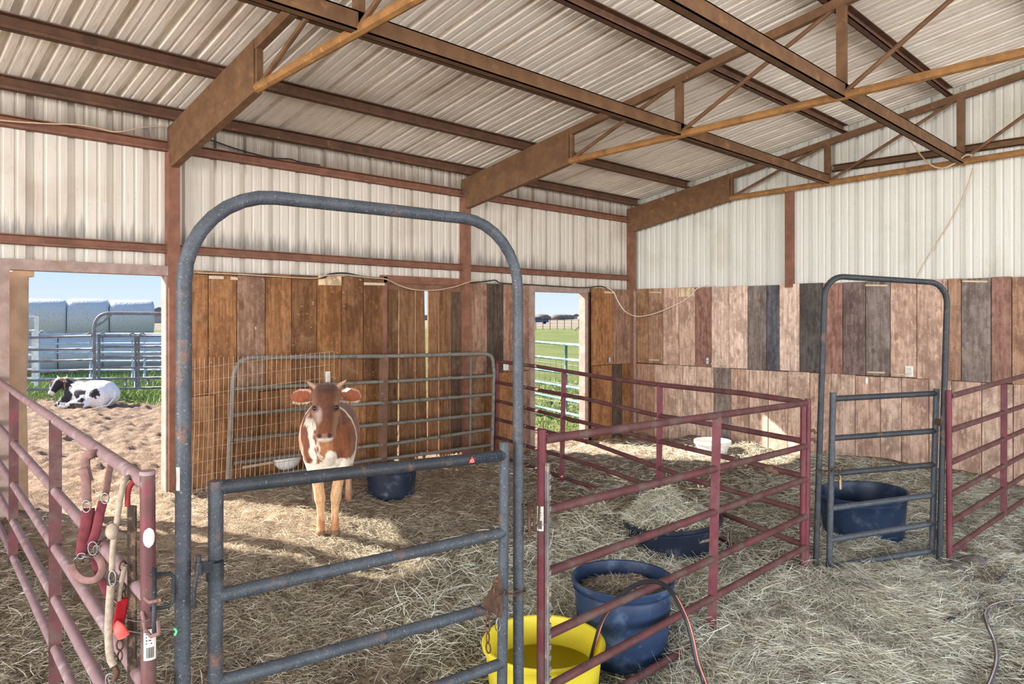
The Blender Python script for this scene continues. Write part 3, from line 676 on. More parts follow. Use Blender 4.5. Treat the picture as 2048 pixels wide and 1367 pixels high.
# --- far right panel
PR = Plane(1900, 5.62, 2048, 7.22)
lz = (792, 860, 925, 989, 1045, 1101); rz = (751, 811, 860, 909, 951, 999)
def ext(pl, y0, y1):
    a, b = pl.p(1900, y0), pl.p(2048, y1); t = (9.62 - a.y) / (b.y - a.y); return [a, a.lerp(b, t)]
pan4 = panel('pipe_fence', 'red pipe panel on the hay past the small bow gate, ending at the board wall',
      [(PR.p(1899, 1130), PR.p(1897, 780)), (PR.p(2007, 1022), PR.p(2008, 768)), (ext(PR, 1130, 1020)[1], ext(PR, 780, 742)[1])],
      [ext(PR, a, b) for a, b in zip(lz, rz)], square=(1,))
sticker(pan4, PR.p(1898, 900), PR.p(1898, 906).z, PR.p(1898, 884).z, .0225, TOCAM(PR.p(1898, 900)).lerp(Vector((-.7, -.7, 0)), .3), True, 'sticker', .8)
MB().beam(PR.p(1924, 1113), PR.p(1926, 1084), .05, .03, up=TOCAM(PR.p(1924, 1100))).build('foot', M['panel_red'], pan4)
# --- small bow gate
PG = Plane(1631, 5.40, 1878, 5.62)
gate2, fr2 = bow('bow_gate', PG, [PG.p(1631, 1150), PG.p(1642, 800)], [PG.p(1878, 1128)], (PG.p(1650, 551), PG.p(1895, 566)), .16, 'gate_dark',
               'small grey bow gate with six rails in front of the oval navy tub', .022)
leaf2 = bpy.data.objects.new('gate_leaf', None); COL.objects.link(leaf2); leaf2.parent = gate2; leaf2['_o'] = gate2['_o']
P2 = Plane(1662, 5.45, 1870, 5.70)
MB().tube([P2.p(1658, 1145), P2.p(1666, 785)], .0235, 12).build('upright', M['gate_blue'], leaf2, True, 50)
MB().tube([P2.p(1864, 1108), P2.p(1873, 777)], .0235, 12).build('upright', M['gate_blue'], leaf2, True, 50)
for i, (x0, y0, x1, y1) in enumerate(((1664, 797, 1872, 786), (1663, 876, 1871, 861), (1662, 947, 1869, 928), (1661, 1016, 1868, 989), (1660, 1079, 1866, 1046), (1659, 1133, 1865, 1100))):
    MB().tube([P2.p(x0, y0), P2.p(x1, y1)], .0225, 12).build('rail', M['gate_dark' if i < 3 else 'gate_blue'], leaf2, True, 50)
for y in (842, 1064): 
    mb = MB(); mb.beam(P2.p(1870, y), PG.p(1885, y + 4), .03, .05); mb.tube([PG.p(1884, y - 12), PG.p(1884, y + 14)], .012, 8); mb.build('hinge', M['chain_rust'], gate2)
chainlinks(gate2, [PG.p(1630, 940, .99), PG.p(1645, 944, .985), P2.p(1664, 940, .99), P2.p(1674, 935, .985), P2.p(1678, 945, .985), P2.p(1681, 972, .985)], .05, .013, .005, name='latch_chain')
MB().tube([P2.p(1680, 950, .985), P2.p(1681, 978, .983)], .008, 6).build('latch_weight', M['scrap_wood'], gate2, True)
for y in (862, 880): MB().tube([PM.p(1618, y, 1.0), PG.p(1628, y - 2), PG.p(1631, y + 4)], .012, 8).build('hinge', M['chain_rust'], gate2, True)
# --- grey panel leaning on the boards, with a sheet of welded wire in front of it
PW = Plane(465, 6.92, 985, 9.33)
t = thing('pipe_fence', (PW.p(465, 965).x, PW.p(465, 965).y, 0), 'grey round cornered pipe panel leaning on the boards behind the calf', 'fence panel', GATE)
L0, L1 = PW.p(456, 966), PW.p(466, 760)
path = [L0, L1] + smoothpts([PW.p(466, 760), PW.p(471, 738), PW.p(482, 722), PW.p(503, 715)], 3)[1:] + [PW.p(640, 713), PW.p(770, 712), PW.p(960, 707)] + smoothpts([PW.p(970, 707), PW.p(981, 711), PW.p(986, 722), PW.p(988, 745)], 3) + [PW.p(984, 900)]
MB().tube(dense(path, .4), .024, 10).build('frame', M['panel_grey'], t, True, 60)
MB().beam(PW.p(765, 925), PW.p(768, 714), .10, .05, up=TOCAM(PW.p(765, 800))).build('upright', M['purlin_paint'], t)
for (a, b, c) in ((777, 763, 751), (829, 805, 788), (880, 848, 826), (926, 889, 857), (962, 917, 889)):
    MB().tube([PW.p(466, a), PW.p(760, b), PW.p(772, b), PW.p(986, c)], .021, 8).build('rail', M['panel_grey'], t, True, 50)
MB().tube([PW.p(942, 715), PW.p(940, 895)], .014, 8).build('stay', M['panel_grey'], t, True)
PWm = Plane(388, 6.55, 700, 7.6)
mb = MB()
for i in range(30):
    x = 388 + i * 9.6; top = 716 - (x - 388) * .045; mb.tube([PWm.p(x - 4, 985 - (x - 388) * .12), PWm.p(x + 1, 850), PWm.p(x + 2, top)], .0022, 4, caps=False)
for j in range(10):
    mb.tube([PWm.p(386, 737 + j * 27), PWm.p(500, 722 + j * 26.4), PWm.p(668, 702 + j * 25.6)], .0022, 4, caps=False)
tag(mb.build('wire_mesh', M['wire_rust']), 'rusty welded wire mesh sheet standing against the grey panel and board wall', 'wire mesh')

# ================================================================ STEEL T-POSTS
def tpost(px, pl, y0, zb, mat, label, face, spine=True):
    b = pl.p(px, 1367, .985); top = pl.p(px, y0, .985); z1 = top.z
    t = thing('t_post', (top.x, top.y, zb), label, 'post', None)
    f = Vector(face).normalized(); s = Vector((-f.y, f.x, 0)); mb = MB()
    mb.beam((top.x, top.y, zb), (top.x, top.y, z1), .034, .006, up=f); c = Vector((top.x, top.y, 0)) - f * .017
    if spine: mb.beam((c.x, c.y, zb), (c.x, c.y, z1), .005, .030, up=f)
    mb.build('stem', M[mat], t)
    z = zb + .05; st = None
    while z < z1 - .03:
        if st is None:
            c = Vector((top.x, top.y, z)) + f * .006; st = MB().beam(c - Vector((0, 0, .011)), c + Vector((0, 0, .011)), .014, .012, up=f).build('stud', M[mat], t); z0_ = z
        else: o = st.copy(); COL.objects.link(o); o.location.z = z - z0_
        z += .05
    return t
tp1 = tpost(264, Plane(297, 2.17, 0, 5.4), 1010, -.05, 'tpost_paint', 'brown black steel T post wired beside the red post with stickers', (-.45, .89, 0), False)
tp2 = tpost(1097, PM, 925, -.05, 'tpost_grey', 'studded grey steel T post standing against the end of maroon panel', (.85, .5, 0))
for (pl, x, y) in ((PA, 262, 1262), (PA, 262, 1240)):
    MB().tube(smoothpts([PA.p(246, y - 4, .95), PA.p(262, y, .93), PA.p(285, y + 3, .94), PA.p(300, y - 2, .95)]), .0015, 5).build('tie_wire', M['zinc'], tp1)
MB().tube(smoothpts([PA.p(252, y - 20, .95), PA.p(270, 1218, .93), PA.p(286, 1198, .94)]), .0012, 5).build('tie_wire', M['zinc'], tp1)
mb = MB(); mb.tube(smoothpts([PM.p(1074, 1050, .975), PM.p(1097, 1048, .965), PM.p(1106, 1052, .97), PM.p(1104, 1075, .968), PM.p(1098, 1096, .968)]), .0015, 5); mb.build('tie_wire', M['zinc'], tp2)

# ================================================================ HALTER, LEAD AND STRAPS ON THE LEFT PANEL
def strap(parent, pts, w, mat, name, thick=.25):
    return MB().tube(smoothpts(pts, 5), w, 8, flat=thick, flatdir=TOCAM(Vector(pts[0]))).build(name, M[mat], parent, True)
def ring(parent, c, r, mat='zinc', name='ring', wire=.003, sq=1.4):
    e1 = Vector((0, 0, 1)); e2 = Vector((.70, .71, 0))
    return MB().tube([Vector(c) + e1 * (r * sq * math.sin(i * .5236)) + e2 * (r * math.cos(i * .5236)) for i in range(12)], wire, 6, closed=True).build(name, M[mat], parent, True)
def hp(px, py, k=.955, x=None): return D(px, py, PA.d(x or px) * k)
X0 = 192
h = thing('halter', hp(190, 1180, x=X0), 'dusty red nylon halter hanging over the top rail of red panel', 'halter')
strap(h, [hp(178, 962, x=X0), hp(171, 935, x=X0), hp(172, 915, x=X0), hp(184, 908, x=X0), hp(200, 906, .97, X0), hp(218, 912, .985, X0), hp(223, 922, 1.03, X0)], .016, 'halter_dusty', 'crown_strap')
strap(h, [hp(166, 935, .95, X0), hp(172, 962, .95, X0), hp(172, 985, .95, X0), hp(174, 1004, .95, X0)], .016, 'halter_dusty', 'crown_strap')
strap(h, [hp(222, 925, 1.02, X0), hp(217, 950, 1.0, X0), hp(213, 978, .98, X0), hp(210, 990, .97, X0)], .012, 'halter_dusty', 'crown_strap')
strap(h, [hp(176, 1016, .95, X0), hp(172, 1050, .95, X0), hp(166, 1085, .95, X0), hp(163, 1110, .95, X0)], .020, 'halter_red', 'cheek_strap')
strap(h, [hp(181, 1016, .965, X0), hp(184, 1050, .965, X0), hp(181, 1088, .965, X0)], .014, 'halter_red', 'cheek_strap')
strap(h, [hp(206, 1002, .965, X0), hp(199, 1030, .955, X0), hp(192, 1062, .95, X0), hp(182, 1090, .95, X0)], .016, 'halter_red', 'cheek_strap')
strap(h, [hp(143, 1128, .95, X0), hp(150, 1146, .945, X0), hp(168, 1159, .94, X0), hp(192, 1158, .94, X0), hp(205, 1140, .945, X0), hp(202, 1122, .95, X0), hp(192, 1108, .95, X0)], .014, 'halter_dusty', 'nose_band')
strap(h, [hp(187, 1105, .955, X0), hp(195, 1140, .96, X0), hp(206, 1168, .96, X0), hp(217, 1192, .965, X0)], .013, 'halter_red', 'throat_strap')
ring(h, hp(173, 1012, .945, X0), .016); ring(h, hp(210, 996, .955, X0), .014); ring(h, hp(186, 1096, .94, X0), .018, 'zinc'); ring(h, hp(194, 1100, .945, X0), .014, 'zinc')
chainlinks(h, [hp(150, 1120, .94, X0), hp(158, 1112, .938, X0), hp(168, 1110, .938, X0), hp(180, 1112, .938, X0)], .03, .010, .003, 'zinc', 'nose_chain')
chainlinks(h, [hp(152, 1128, .945, X0), hp(165, 1122, .945, X0), hp(178, 1118, .945, X0)], .03, .010, .003, 'chain_rust', 'nose_chain')
chainlinks(h, [hp(188, 1092, .95, X0), hp(202, 1080, .96, X0), hp(222, 1078, .97, X0)], .028, .008, .0025, 'chain_rust', 'nose_chain')
X1 = 262
l = thing('lead_rope', hp(222, 1300, x=X1), 'pale tan lead rope knotted and slung over the rail next to halter', 'lead rope')
MB().tube(smoothpts([hp(275, 957, 1.02, X1), hp(262, 953, .985, X1), hp(250, 960, .955, X1), hp(243, 985, .95, X1), hp(237, 1020, .95, X1), hp(231, 1060, .95, X1), hp(226, 1090, .95, X1), hp(224, 1140, .95, X1)], 5), .0095, 8).build('rope', M['rope_tan'], l, True)
MB().ell(hp(224, 1062, .945, X1), .019, .019, .026, 10, 8).build('knot', M['rope_tan'], l, True)
MB().tube(smoothpts([hp(222, 1168, .95, X1), hp(219, 1210, .95, X1), hp(217, 1260, .95, X1), hp(220, 1310, .95, X1), hp(228, 1330, .95, X1)], 5), .012, 8).build('rope', M['rope_tan'], l, True)
ring(l, hp(225, 1156, .945, X1), .011, sq=2.2); ring(l, hp(222, 1360, .945, X1), .017, sq=1.3)
MB().tube(smoothpts([hp(228, 1332, .945, X1), hp(234, 1345, .945, X1), hp(228, 1360, .945, X1)]), .009, 8).build('snap', M['chain_rust'], l, True)
s2 = thing('lead_strap', hp(255, 1290, x=X1), 'bright red strap with coral tag and rusty chain hanging behind the T post', 'strap')
MB().tube(smoothpts([hp(290, 957, .99, X1), hp(276, 958, .965, X1), hp(262, 968, .955, X1), hp(256, 985, .955, X1), hp(255, 1012, .955, X1)], 5), .0085, 8).build('cord', M['red_strap'], s2, True)
strap(s2, [hp(247, 1195, .965, X1), hp(242, 1220, .965, X1), hp(236, 1250, .965, X1)], .017, 'strap_bright', 'strap')
o = strap(s2, [hp(231, 1250, .955, X1), hp(239, 1258, .95, X1), hp(248, 1272, .955, X1)], .018, 'tag_coral', 'tag', .4)
chainlinks(s2, [hp(238, 1278, .955, X1), hp(242, 1300, .955, X1), hp(238, 1322, .955, X1)], .032, .011, .003, name='chain')
chainlinks(s2, [hp(246, 1120, .97, X1), hp(243, 1165, .97, X1), hp(249, 1200, .97, X1)], .032, .011, .003, name='chain')
MB().tube(smoothpts([hp(250, 1130, .96, X1), hp(240, 1180, .96, X1), hp(238, 1200, .96, X1)]), .008, 6).build('cord', M['rope_tan'], s2, True)

# ================================================================ TUBS AND BUCKETS
def tub(name, label, c, r_top, r_bot, h, mat, wall=.008, rim=.014, rimh=.03, tilt=None, inner=None, seed=0, ridge=True, wob=.0):
    t = thing(name, tuple(c), label, 'tub' if 'bucket' not in name else 'bucket')
    pr = [(r_bot * .96, 0), (r_bot, .012)]
    for i in range(1, 7): pr.append((r_bot + (r_top - r_bot) * i / 7, h * i / 7))
    if ridge: pr += [(r_top - .006, h * .86), (r_top + .004, h * .865), (r_top + .004, h * .885), (r_top - .004, h * .89)]
    pr += [(r_top, h - rimh), (r_top + rim, h - rimh + .004), (r_top + rim + .003, h - .010), (r_top + rim - .003, h - .001), (r_top + rim * .4, h), (r_top - wall * .5, h - .004), (r_top - wall, h - .02)]
    for i in range(6, 0, -1): pr.append((r_bot - wall + (r_top - r_bot) * i / 7, max(.012, h * i / 7)))
    pr += [(r_bot - wall - .01, .012), (.001, .012)]
    MB().lathe([(0.001, 0)] + pr, c, 56, wob, tilt, seed).build('shell', M[mat], t, True, 40)
    return t
def hay_strands(n, place, mat, name, parent=None, lw=(.05, .16), wd=.0016, lift=.03, curl=.5, ang=None, tiltv=.25, kind='stuff'):
    """n curved blades of hay; place(n) gives the x, y, z where each one lies"""
    x, y, z = place(n); n = len(x); a = (rng.random(n) * 2 * np.pi) if ang is None else ang(x, y, n)
    L = lw[0] + (lw[1] - lw[0]) * rng.random(n) ** 1.3; cu = (rng.random(n) - .5) * 2 * curl; tl = rng.normal(0, tiltv, n); k = 4
    v = np.zeros((n, k * 2, 3), np.float32); wv = wd * (.6 + .9 * rng.random(n)); roll = rng.normal(0, .7, n)
    zz = z + rng.random(n) ** 1.5 * lift
    px = x - np.cos(a) * L / 2; py = y - np.sin(a) * L / 2; pz = zz.copy(); b = a - cu; hump = rng.random(n) * .012
    for i in range(k):
        s = i / (k - 1); bi = a - cu + 2 * cu * s
        if i: px = px + np.cos(bi) * L / (k - 1); py = py + np.sin(bi) * L / (k - 1)
        ph = zz + tl * L * (s - .5) + hump * np.sin(np.pi * s)
        ww = wv * (1 - .6 * abs(2 * s - 1))
        ox, oy, oz = -np.sin(bi) * np.cos(roll) * ww, np.cos(bi) * np.cos(roll) * ww, np.sin(roll) * ww
        for j, sg in ((0, -1), (1, 1)): v[:, i * 2 + j] = np.stack([px + sg * ox, py + sg * oy, ph + sg * oz], -1)
    if parent is not None: v -= np.array(parent['_o'], np.float32)
    idx = np.array([[0, 1, 3, 2], [2, 3, 5, 4], [4, 5, 7, 6]]); f = (np.arange(n)[:, None, None] * 8 + idx[None]).reshape(-1, 4)
    me = bpy.data.meshes.new(name); me.vertices.add(n * 8); me.vertices.foreach_set('co', v.reshape(-1))
    me.loops.add(f.size); me.loops.foreach_set('vertex_index', f.ravel().astype(np.int32)); me.polygons.add(len(f)); me.polygons.foreach_set('loop_start', np.arange(0, f.size, 4, dtype=np.int32))
    me.materials.append(M[mat]); me.update(); o = link(name, me, parent, Vector(parent['_o']) if parent is not None else None); o['kind'] = kind; return o
def in_tub(c, r, h, dome, sd=.4):
    def f(n):
        q = r * np.sqrt(rng.random(n)); a = rng.random(n) * 6.283; x = c.x + q * np.cos(a); y = c.y + q * np.sin(a)
        return x, y, c.z + h + dome * (1 - (q / r) ** 2) + dome * (.5 * vnoise(x * 6, y * 6) + .3 * vnoise(x * 15, y * 15))
    return f
def fill(parent, c, r, h, mat, name, dome=.0):
    pr = [(r * q, h + dome * (1 - q * q)) for q in (1, .85, .65, .4, .2, .002)]
    o = MB().lathe([(r, h - .02)] + pr, c, 32).build(name, M[mat], parent, True); return o
def onground(px, d, dz=0): p = D(px, CY, d); p.z = g1(p.x, p.y) + dz; return p
# tall blue tub full of chaff
c = D(1245, CY, 4.36); c.z = -.11
tb = tub('hay_tub', 'tall blue plastic tub topped with chaff behind the maroon panel', c, .298, .262, .475, 'tub_blue', seed=1)
fill(tb, c, .28, .36, 'earth', 'chaff_bed', .03); hay_strands(2600, in_tub(c, .255, .365, .05), 'hay_dark', 'chaff', tb, (.03, .10), .0015, .03)
# yellow water tub
c = D(1087, CY, 3.89); c.z = -.14
ty = tub('water_tub', 'bright yellow round water tub with a black hose hooked in it', c, .322, .285, .33, 'tub_yellow', .010, .012, .034, seed=2, ridge=False)
MB().add([c + Vector((.302 * math.cos(i * .1309), .302 * math.sin(i * .1309), .172)) for i in range(48)], [tuple(range(48))]).build('water', M['water'], ty)
# wide dark blue feed tub heaped with hay
c = onground(1352, 5.86, -.04); tl = Matrix.Rotation(math.radians(5), 3, Vector((.7, -.7, 0)))
tw_ = tub('feed_tub', 'wide low navy feed tub heaped with hay behind maroon panel post', c, .385, .30, .33, 'tub_dark', .010, .016, .03, tilt=tl, seed=3)
fill(tw_, c, .35, .24, 'earth', 'hay_bed', .10); hay_strands(5200, in_tub(c + Vector((-.06, -.02, 0)), .36, .25, .20), 'hay_pale', 'hay_heap', tw_, (.06, .18), .0018, .06, .7, tiltv=.4)
# small dark tub by the wall behind the calf
c = onground(783, 6.98, -.02)
tub('feed_tub', 'small black blue tub on the floor behind the red calf', c, .245, .22, .29, 'tub_dark', seed=4)
# oval navy tub behind the small bow gate
c = onground(1728, 6.42, -.03); tl = Matrix.Rotation(math.radians(3.5), 3, Vector((.71, -.70, 0)))
tub('stock_tub', 'big oval navy tub standing empty in hay behind the small bow gate', c, .375, .325, .42, 'tub_navy', .012, .015, .03, tilt=tl, seed=5, wob=.02)
# white bucket by the far wall
c = onground(1425, 10.12, -.01)
tub('feed_bucket', 'low white bucket on the ground by the far board wall', c, .245, .19, .21, 'tub_white', .008, .012, .05, seed=6)
# pale pan hung low on the boards behind the wire
p = WX(578, 922, -6.97); f_ = thing('salt_pan', p, 'pale half round pan hung low on boards behind the wire mesh', 'pan')
mb = MB(); vs = []
for i in range(17):
    t_ = math.pi * i / 16
    for j in range(6):
        s_ = j / 5 * math.pi / 2; vs.append((-7.03 + .14 * math.sin(t_) * math.cos(s_), p.y - .145 * math.cos(t_) * math.cos(s_), p.z + .06 - .15 * math.sin(s_)))
mb.add(vs, [(i * 6 + j, (i + 1) * 6 + j, (i + 1) * 6 + j + 1, i * 6 + j + 1) for i in range(16) for j in range(5)]); b_ = mb.build('bowl', M['tub_white'], f_, True)
m_ = b_.modifiers.new('wall', 'SOLIDIFY'); m_.thickness = .012
MB().beam(WX(486, 934, -6.99), WX(545, 924, -6.99), .02, .025).build('bracket', M['slat_pale'], f_)

# ================================================================ HOSES, CABLES, SMALL WALL FITTINGS
def cable(name, pts, r, mat, label, cat, n=6, k=6):
    return tag(MB().tube(smoothpts(pts, k), r, n).build(name, M[mat], None, True), label, cat)
t = thing('water_hose', D(1300, 1170, 3.75), 'black hose with pink stripe arching from yellow tub over the maroon rail', 'hose')
hz = smoothpts([D(1182, 1318, 3.95), D(1190, 1286, 3.92), D(1205, 1240, 3.90), D(1232, 1200, 3.86), D(1262, 1174, 3.80), D(1298, 1162, 3.70), D(1326, 1168, 3.60), D(1350, 1192, 3.50), D(1372, 1235, 3.42), D(1384, 1275, 3.38), D(1395, 1325, 3.34), D(1412, 1372, 3.30), D(1440, 1460, 3.1)], 6)
MB().tube(hz, .0125, 10).build('hose', M['hose_black'], t, True)
o1 = [p + TOCAM(p) * .0095 + Vector((.70, .71, 0)) * .006 + Vector((0, 0, .004)) for p in hz]
MB().tube(o1, .0045, 6).build('stripe', M['hose_stripe'], t, True)
def gp(px, py, up=.02): 
    p = G(px, py)
    for i in range(8):
        q = ray(px, py); z = g1(p.x, p.y) + up; p = O + q * ((z - H) / q.z)
    return p
t = thing('garden_hose', gp(1990, 1250), 'grey garden hose winding through hay in the front right corner', 'hose')
hz = smoothpts([gp(*a, up=.05) for a in ((2130, 1190), (2060, 1200), (2015, 1203), (1982, 1212), (1970, 1228), (1976, 1252), (1988, 1280), (1993, 1310), (1990, 1335), (1976, 1372), (1940, 1440))], 6)
MB().tube(hz, .0125, 8).build('hose', M['hose_grey'], t, True); MB().tube([p + Vector((0, 0, .0095)) + TOCAM(p) * .004 for p in hz], .0045, 6).build('stripe', M['hose_pale'], t, True)
cable('garden_hose', [gp(*a, up=u) for a, u in (((2120, 1075), .055), ((2045, 1105), .05), ((2008, 1150), .045), ((1965, 1190), .035), ((1940, 1208), .012))], .0115, 'hose_grey', 'short length of dark hose half buried in hay near the right panel', 'hose', 8)
cable('garden_hose', [gp(*a, up=u) for a, u in (((1940, 1215), -.005), ((1905, 1235), .034), ((1880, 1245), .036), ((1868, 1252), .03), ((1840, 1262), -.02))], .0115, 'hose_black', 'bit of black hose showing between straws in the middle of aisle', 'hose', 8)
wc = lambda pts, X=-6.99: [WX(px, py, X) for px, py in pts]
cable('wall_cable', wc([(388, 545), (470, 548), (560, 553), (630, 556), (650, 551), (690, 549), (740, 555), (772, 558), (800, 571), (830, 579), (866, 580), (905, 574), (940, 563), (960, 560)], -6.985), .007, 'cable_tan', 'tan cable sagging over the boarded up door', 'cable')
cable('wall_cable', wc([(390, 546), (480, 549), (560, 553), (640, 556), (660, 548), (690, 546), (728, 553), (770, 557)], -7.01), .010, 'cable_black', 'black cable lying along the tops of the boards left of boarded door', 'cable')
cable('wall_cable', wc([(940, 565), (968, 563), (990, 560), (1004, 566), (1060, 569), (1110, 572), (1170, 575), (1200, 572), (1216, 577)], -7.0), .009, 'cable_black', 'black cable running over the narrow doorway', 'cable')
cable('wall_cable', [WX(1212, 575, -7.0), WX(1226, 582, -6.98), WX(1236, 602, -6.95), WX(1250, 622, -6.9), WY(1272, 632, 9.68), WY(1300, 629, 9.70), WY(1330, 619, 9.72), WY(1360, 605, 9.74), WY(1380, 592, 9.76), WY(1394, 577, 9.77), WY(1415, 571, 9.79), WY(1440, 575, 9.79)], .008, 'cable_white', 'white cable looping across the corner of the board walls', 'cable')
cable('wall_cable', wc([(-20, 238), (30, 243), (90, 247), (150, 249), (190, 255), (225, 263), (250, 262), (290, 254), (335, 252)], -7.02), .007, 'cable_tan', 'tan cable looping along the top girt left of first truss', 'cable')
cable('wall_cable', wc([(408, 276), (430, 283), (480, 300), (540, 315), (580, 318), (600, 324), (640, 330)], -7.03), .008, 'cable_black', 'dark cable drooping along the girt between two trusses', 'cable')
cable('ceiling_cord', [WY(1770, 222, 9.0), WY(1785, 236, 9.3), WY(1800, 255, 9.45), WY(1822, 282, 9.5), WY(1840, 308, 9.52), WY(1862, 330, 9.54), WY(1885, 336, 9.56), WY(1908, 327, 9.58), WY(1930, 311, 9.58), WY(1945, 310, 9.60)], .010, 'cable_tan', 'twisted cord hanging from the strut to the end truss', 'cord')
cable('ceiling_cord', [WY(1945, 335, 9.72), WY(1938, 362, 9.76), WY(1922, 400, 9.80), WY(1896, 448, 9.82), WY(1868, 492, 9.83), WY(1846, 528, 9.82), WY(1833, 553, 9.80)], .006, 'cable_tan', 'thin cord slanting down the metal wall above small bow gate', 'cord')
def outlet(name, c, n_, w_, h_, label, cat, mat='white_plastic'):
    c = Vector(c); n_ = Vector(n_); s = n_.cross(Vector((0, 0, 1))); t = thing(name, c, label, cat); up = Vector((0, 0, 1))
    def bx(w2, h2, d0, d1, dz=0):
        m_ = MB(); vs = [c + s * a + up * (b + dz) + n_ * d for d in (d0, d1) for a, b in ((-w2, -h2), (w2, -h2), (w2, h2), (-w2, h2))]
        m_.add(vs, [(0, 1, 2, 3), (7, 6, 5, 4), (0, 4, 5, 1), (1, 5, 6, 2), (2, 6, 7, 3), (3, 7, 4, 0)]); return m_
    bx(w_ / 2, h_ / 2, 0, .012).build('plate', M[mat], t); bx(w_ * .28, h_ * .16, .010, .018, h_ * .2).build('socket', M['print_black' if cat == 'latch' else 'sticker_white'], t); bx(w_ * .28, h_ * .16, .010, .018, -h_ * .2).build('socket', M['sticker_white'], t)
outlet('wall_outlet', WX(655, 755, -7.045), (1, 0, 0), .055, .14, 'white outlet strip on the boards above the calf', 'outlet')
outlet('wall_outlet', WX(1218, 719, -7.045), (1, 0, 0), .06, .10, 'small outlet on brown boards right of the narrow doorway', 'outlet', 'zinc')
outlet('wall_outlet', WX(1011, 732, -7.045), (1, 0, 0), .09, .10, 'pale outlet on the board beside narrow doorway, behind arch', 'outlet')
outlet('wall_outlet', WY(1416, 721, 9.785), (0, -1, 0), .065, .12, 'metal outlet box on pale board near the room corner', 'outlet', 'zinc')
outlet('wall_outlet', WY(1819, 742, 9.785), (0, -1, 0), .09, .13, 'white outlet seen through the arch of small bow gate', 'outlet')
o = MB().ell(WY(1733, 761, 9.78), .022, .014, .05, 8, 6).build('wall_hook', M['white_plastic'], None, True); tag(o, 'small white hook on the back boards above the small gate', 'hook')
# the stones by the foot of the small gate, and a bone coloured stick
for i, (px, py, s, lb) in enumerate(((1912, 1136, .085, 'grey stone by the foot of the red post, nearest the small gate'), (1945, 1128, .10, 'brown stone beside the short foot of the right panel'), (2002, 1075, .07, 'half buried grey stone under the far right panel'))):
    p = gp(px, py, 0); m_ = MB().ell((p.x, p.y, p.z + .01), s, s * .8, s * .55, 12, 8)
    m_.v = [tuple(Vector(v) + Vector((1, 1, .6)) * (.03 * mnoise.noise(Vector(v) * 9))) for v in m_.v]; tag(m_.build('stone', M['stone'], None, True), lb, 'stone')

# ================================================================ HAY ON THE FLOOR
def scatter(x0, x1, y0, y1, dens):
    def f(n):
        X = np.empty(0); Y = np.empty(0)
        while len(X) < n:
            x = x0 + (x1 - x0) * rng.random(n * 2); y = y0 + (y1 - y0) * rng.random(n * 2)
            fw = -S_ * x + C_ * y; rt = C_ * x + S_ * y
            keep = (fw > 2.2) & (abs(rt) < .80 * fw) & (rng.random(n * 2) < dens(x, y))
            X = np.append(X, x[keep]); Y = np.append(Y, y[keep])
        X, Y = X[:n], Y[:n]; return X, Y, ground(X, Y) + .002
    return f
patch = lambda x, y, s, lo, hi: sstep((vnoise(x * s, y * s) + .5 - lo) / (hi - lo))
pile = G(1190, 1090)
def d_pen(x, y):
    q = .16 + .55 * patch(x + 3, y, 1.5, .35, .75); q = q * (1 - .75 * sstep((-x - 4.2) / 1.2) * sstep((2.7 - y) / .8))
    return np.clip(q, 0, 1) / (1 + .02 * (x * x + y * y)) * (x < -2.1)
swirl = lambda x, y, n: 2.2 + 2.5 * vnoise(x * .9, y * .9) * 3 + rng.normal(0, .75, n)
hay_strands(92000, scatter(-6.9, -2.1, .9, 6.6, d_pen), 'hay_dark', 'pen_hay', None, (.04, .15), .0014, .02, .6)
o = hay_strands(24000, scatter(-4.4, -2.2, 2.4, 5.4, lambda x, y: np.exp(-(((x + 3.0) / .75) ** 2 + ((y - 3.9) / 1.0) ** 2))), 'hay_pale', 'loose_hay', None, (.07, .24), .0019, .10, .7, tiltv=.35)
o = hay_strands(115000, scatter(-2.35, 1.2, 2.0, 9.7, lambda x, y: (.25 + .75 * patch(x, y, 1.3, .25, .7)) / (1 + .035 * (x * x + y * y))), 'hay_pale', 'aisle_hay', None, (.05, .20), .0014, .035, .45, ang=swirl)
o = hay_strands(30000, scatter(-6.9, -1.4, 5.6, 9.62, lambda x, y: np.clip(.16 + .88 * sstep((x + 4.4) / 1.2) * sstep((y - 5.6) / .8) + .5 * np.exp(-((x + 5.2) ** 2 + (y - 9.2) ** 2) / .5), 0, 1)), 'hay_pale', 'wall_hay', None, (.06, .20), .0021, .04, .5)
o = hay_strands(15000, scatter(-6.5, -2.0, -1.0, 1.1, lambda x, y: .8 / (1 + .1 * x * x) + 0 * y), 'hay_dark', 'alley_hay', None, (.06, .2), .0018, .02, .6)

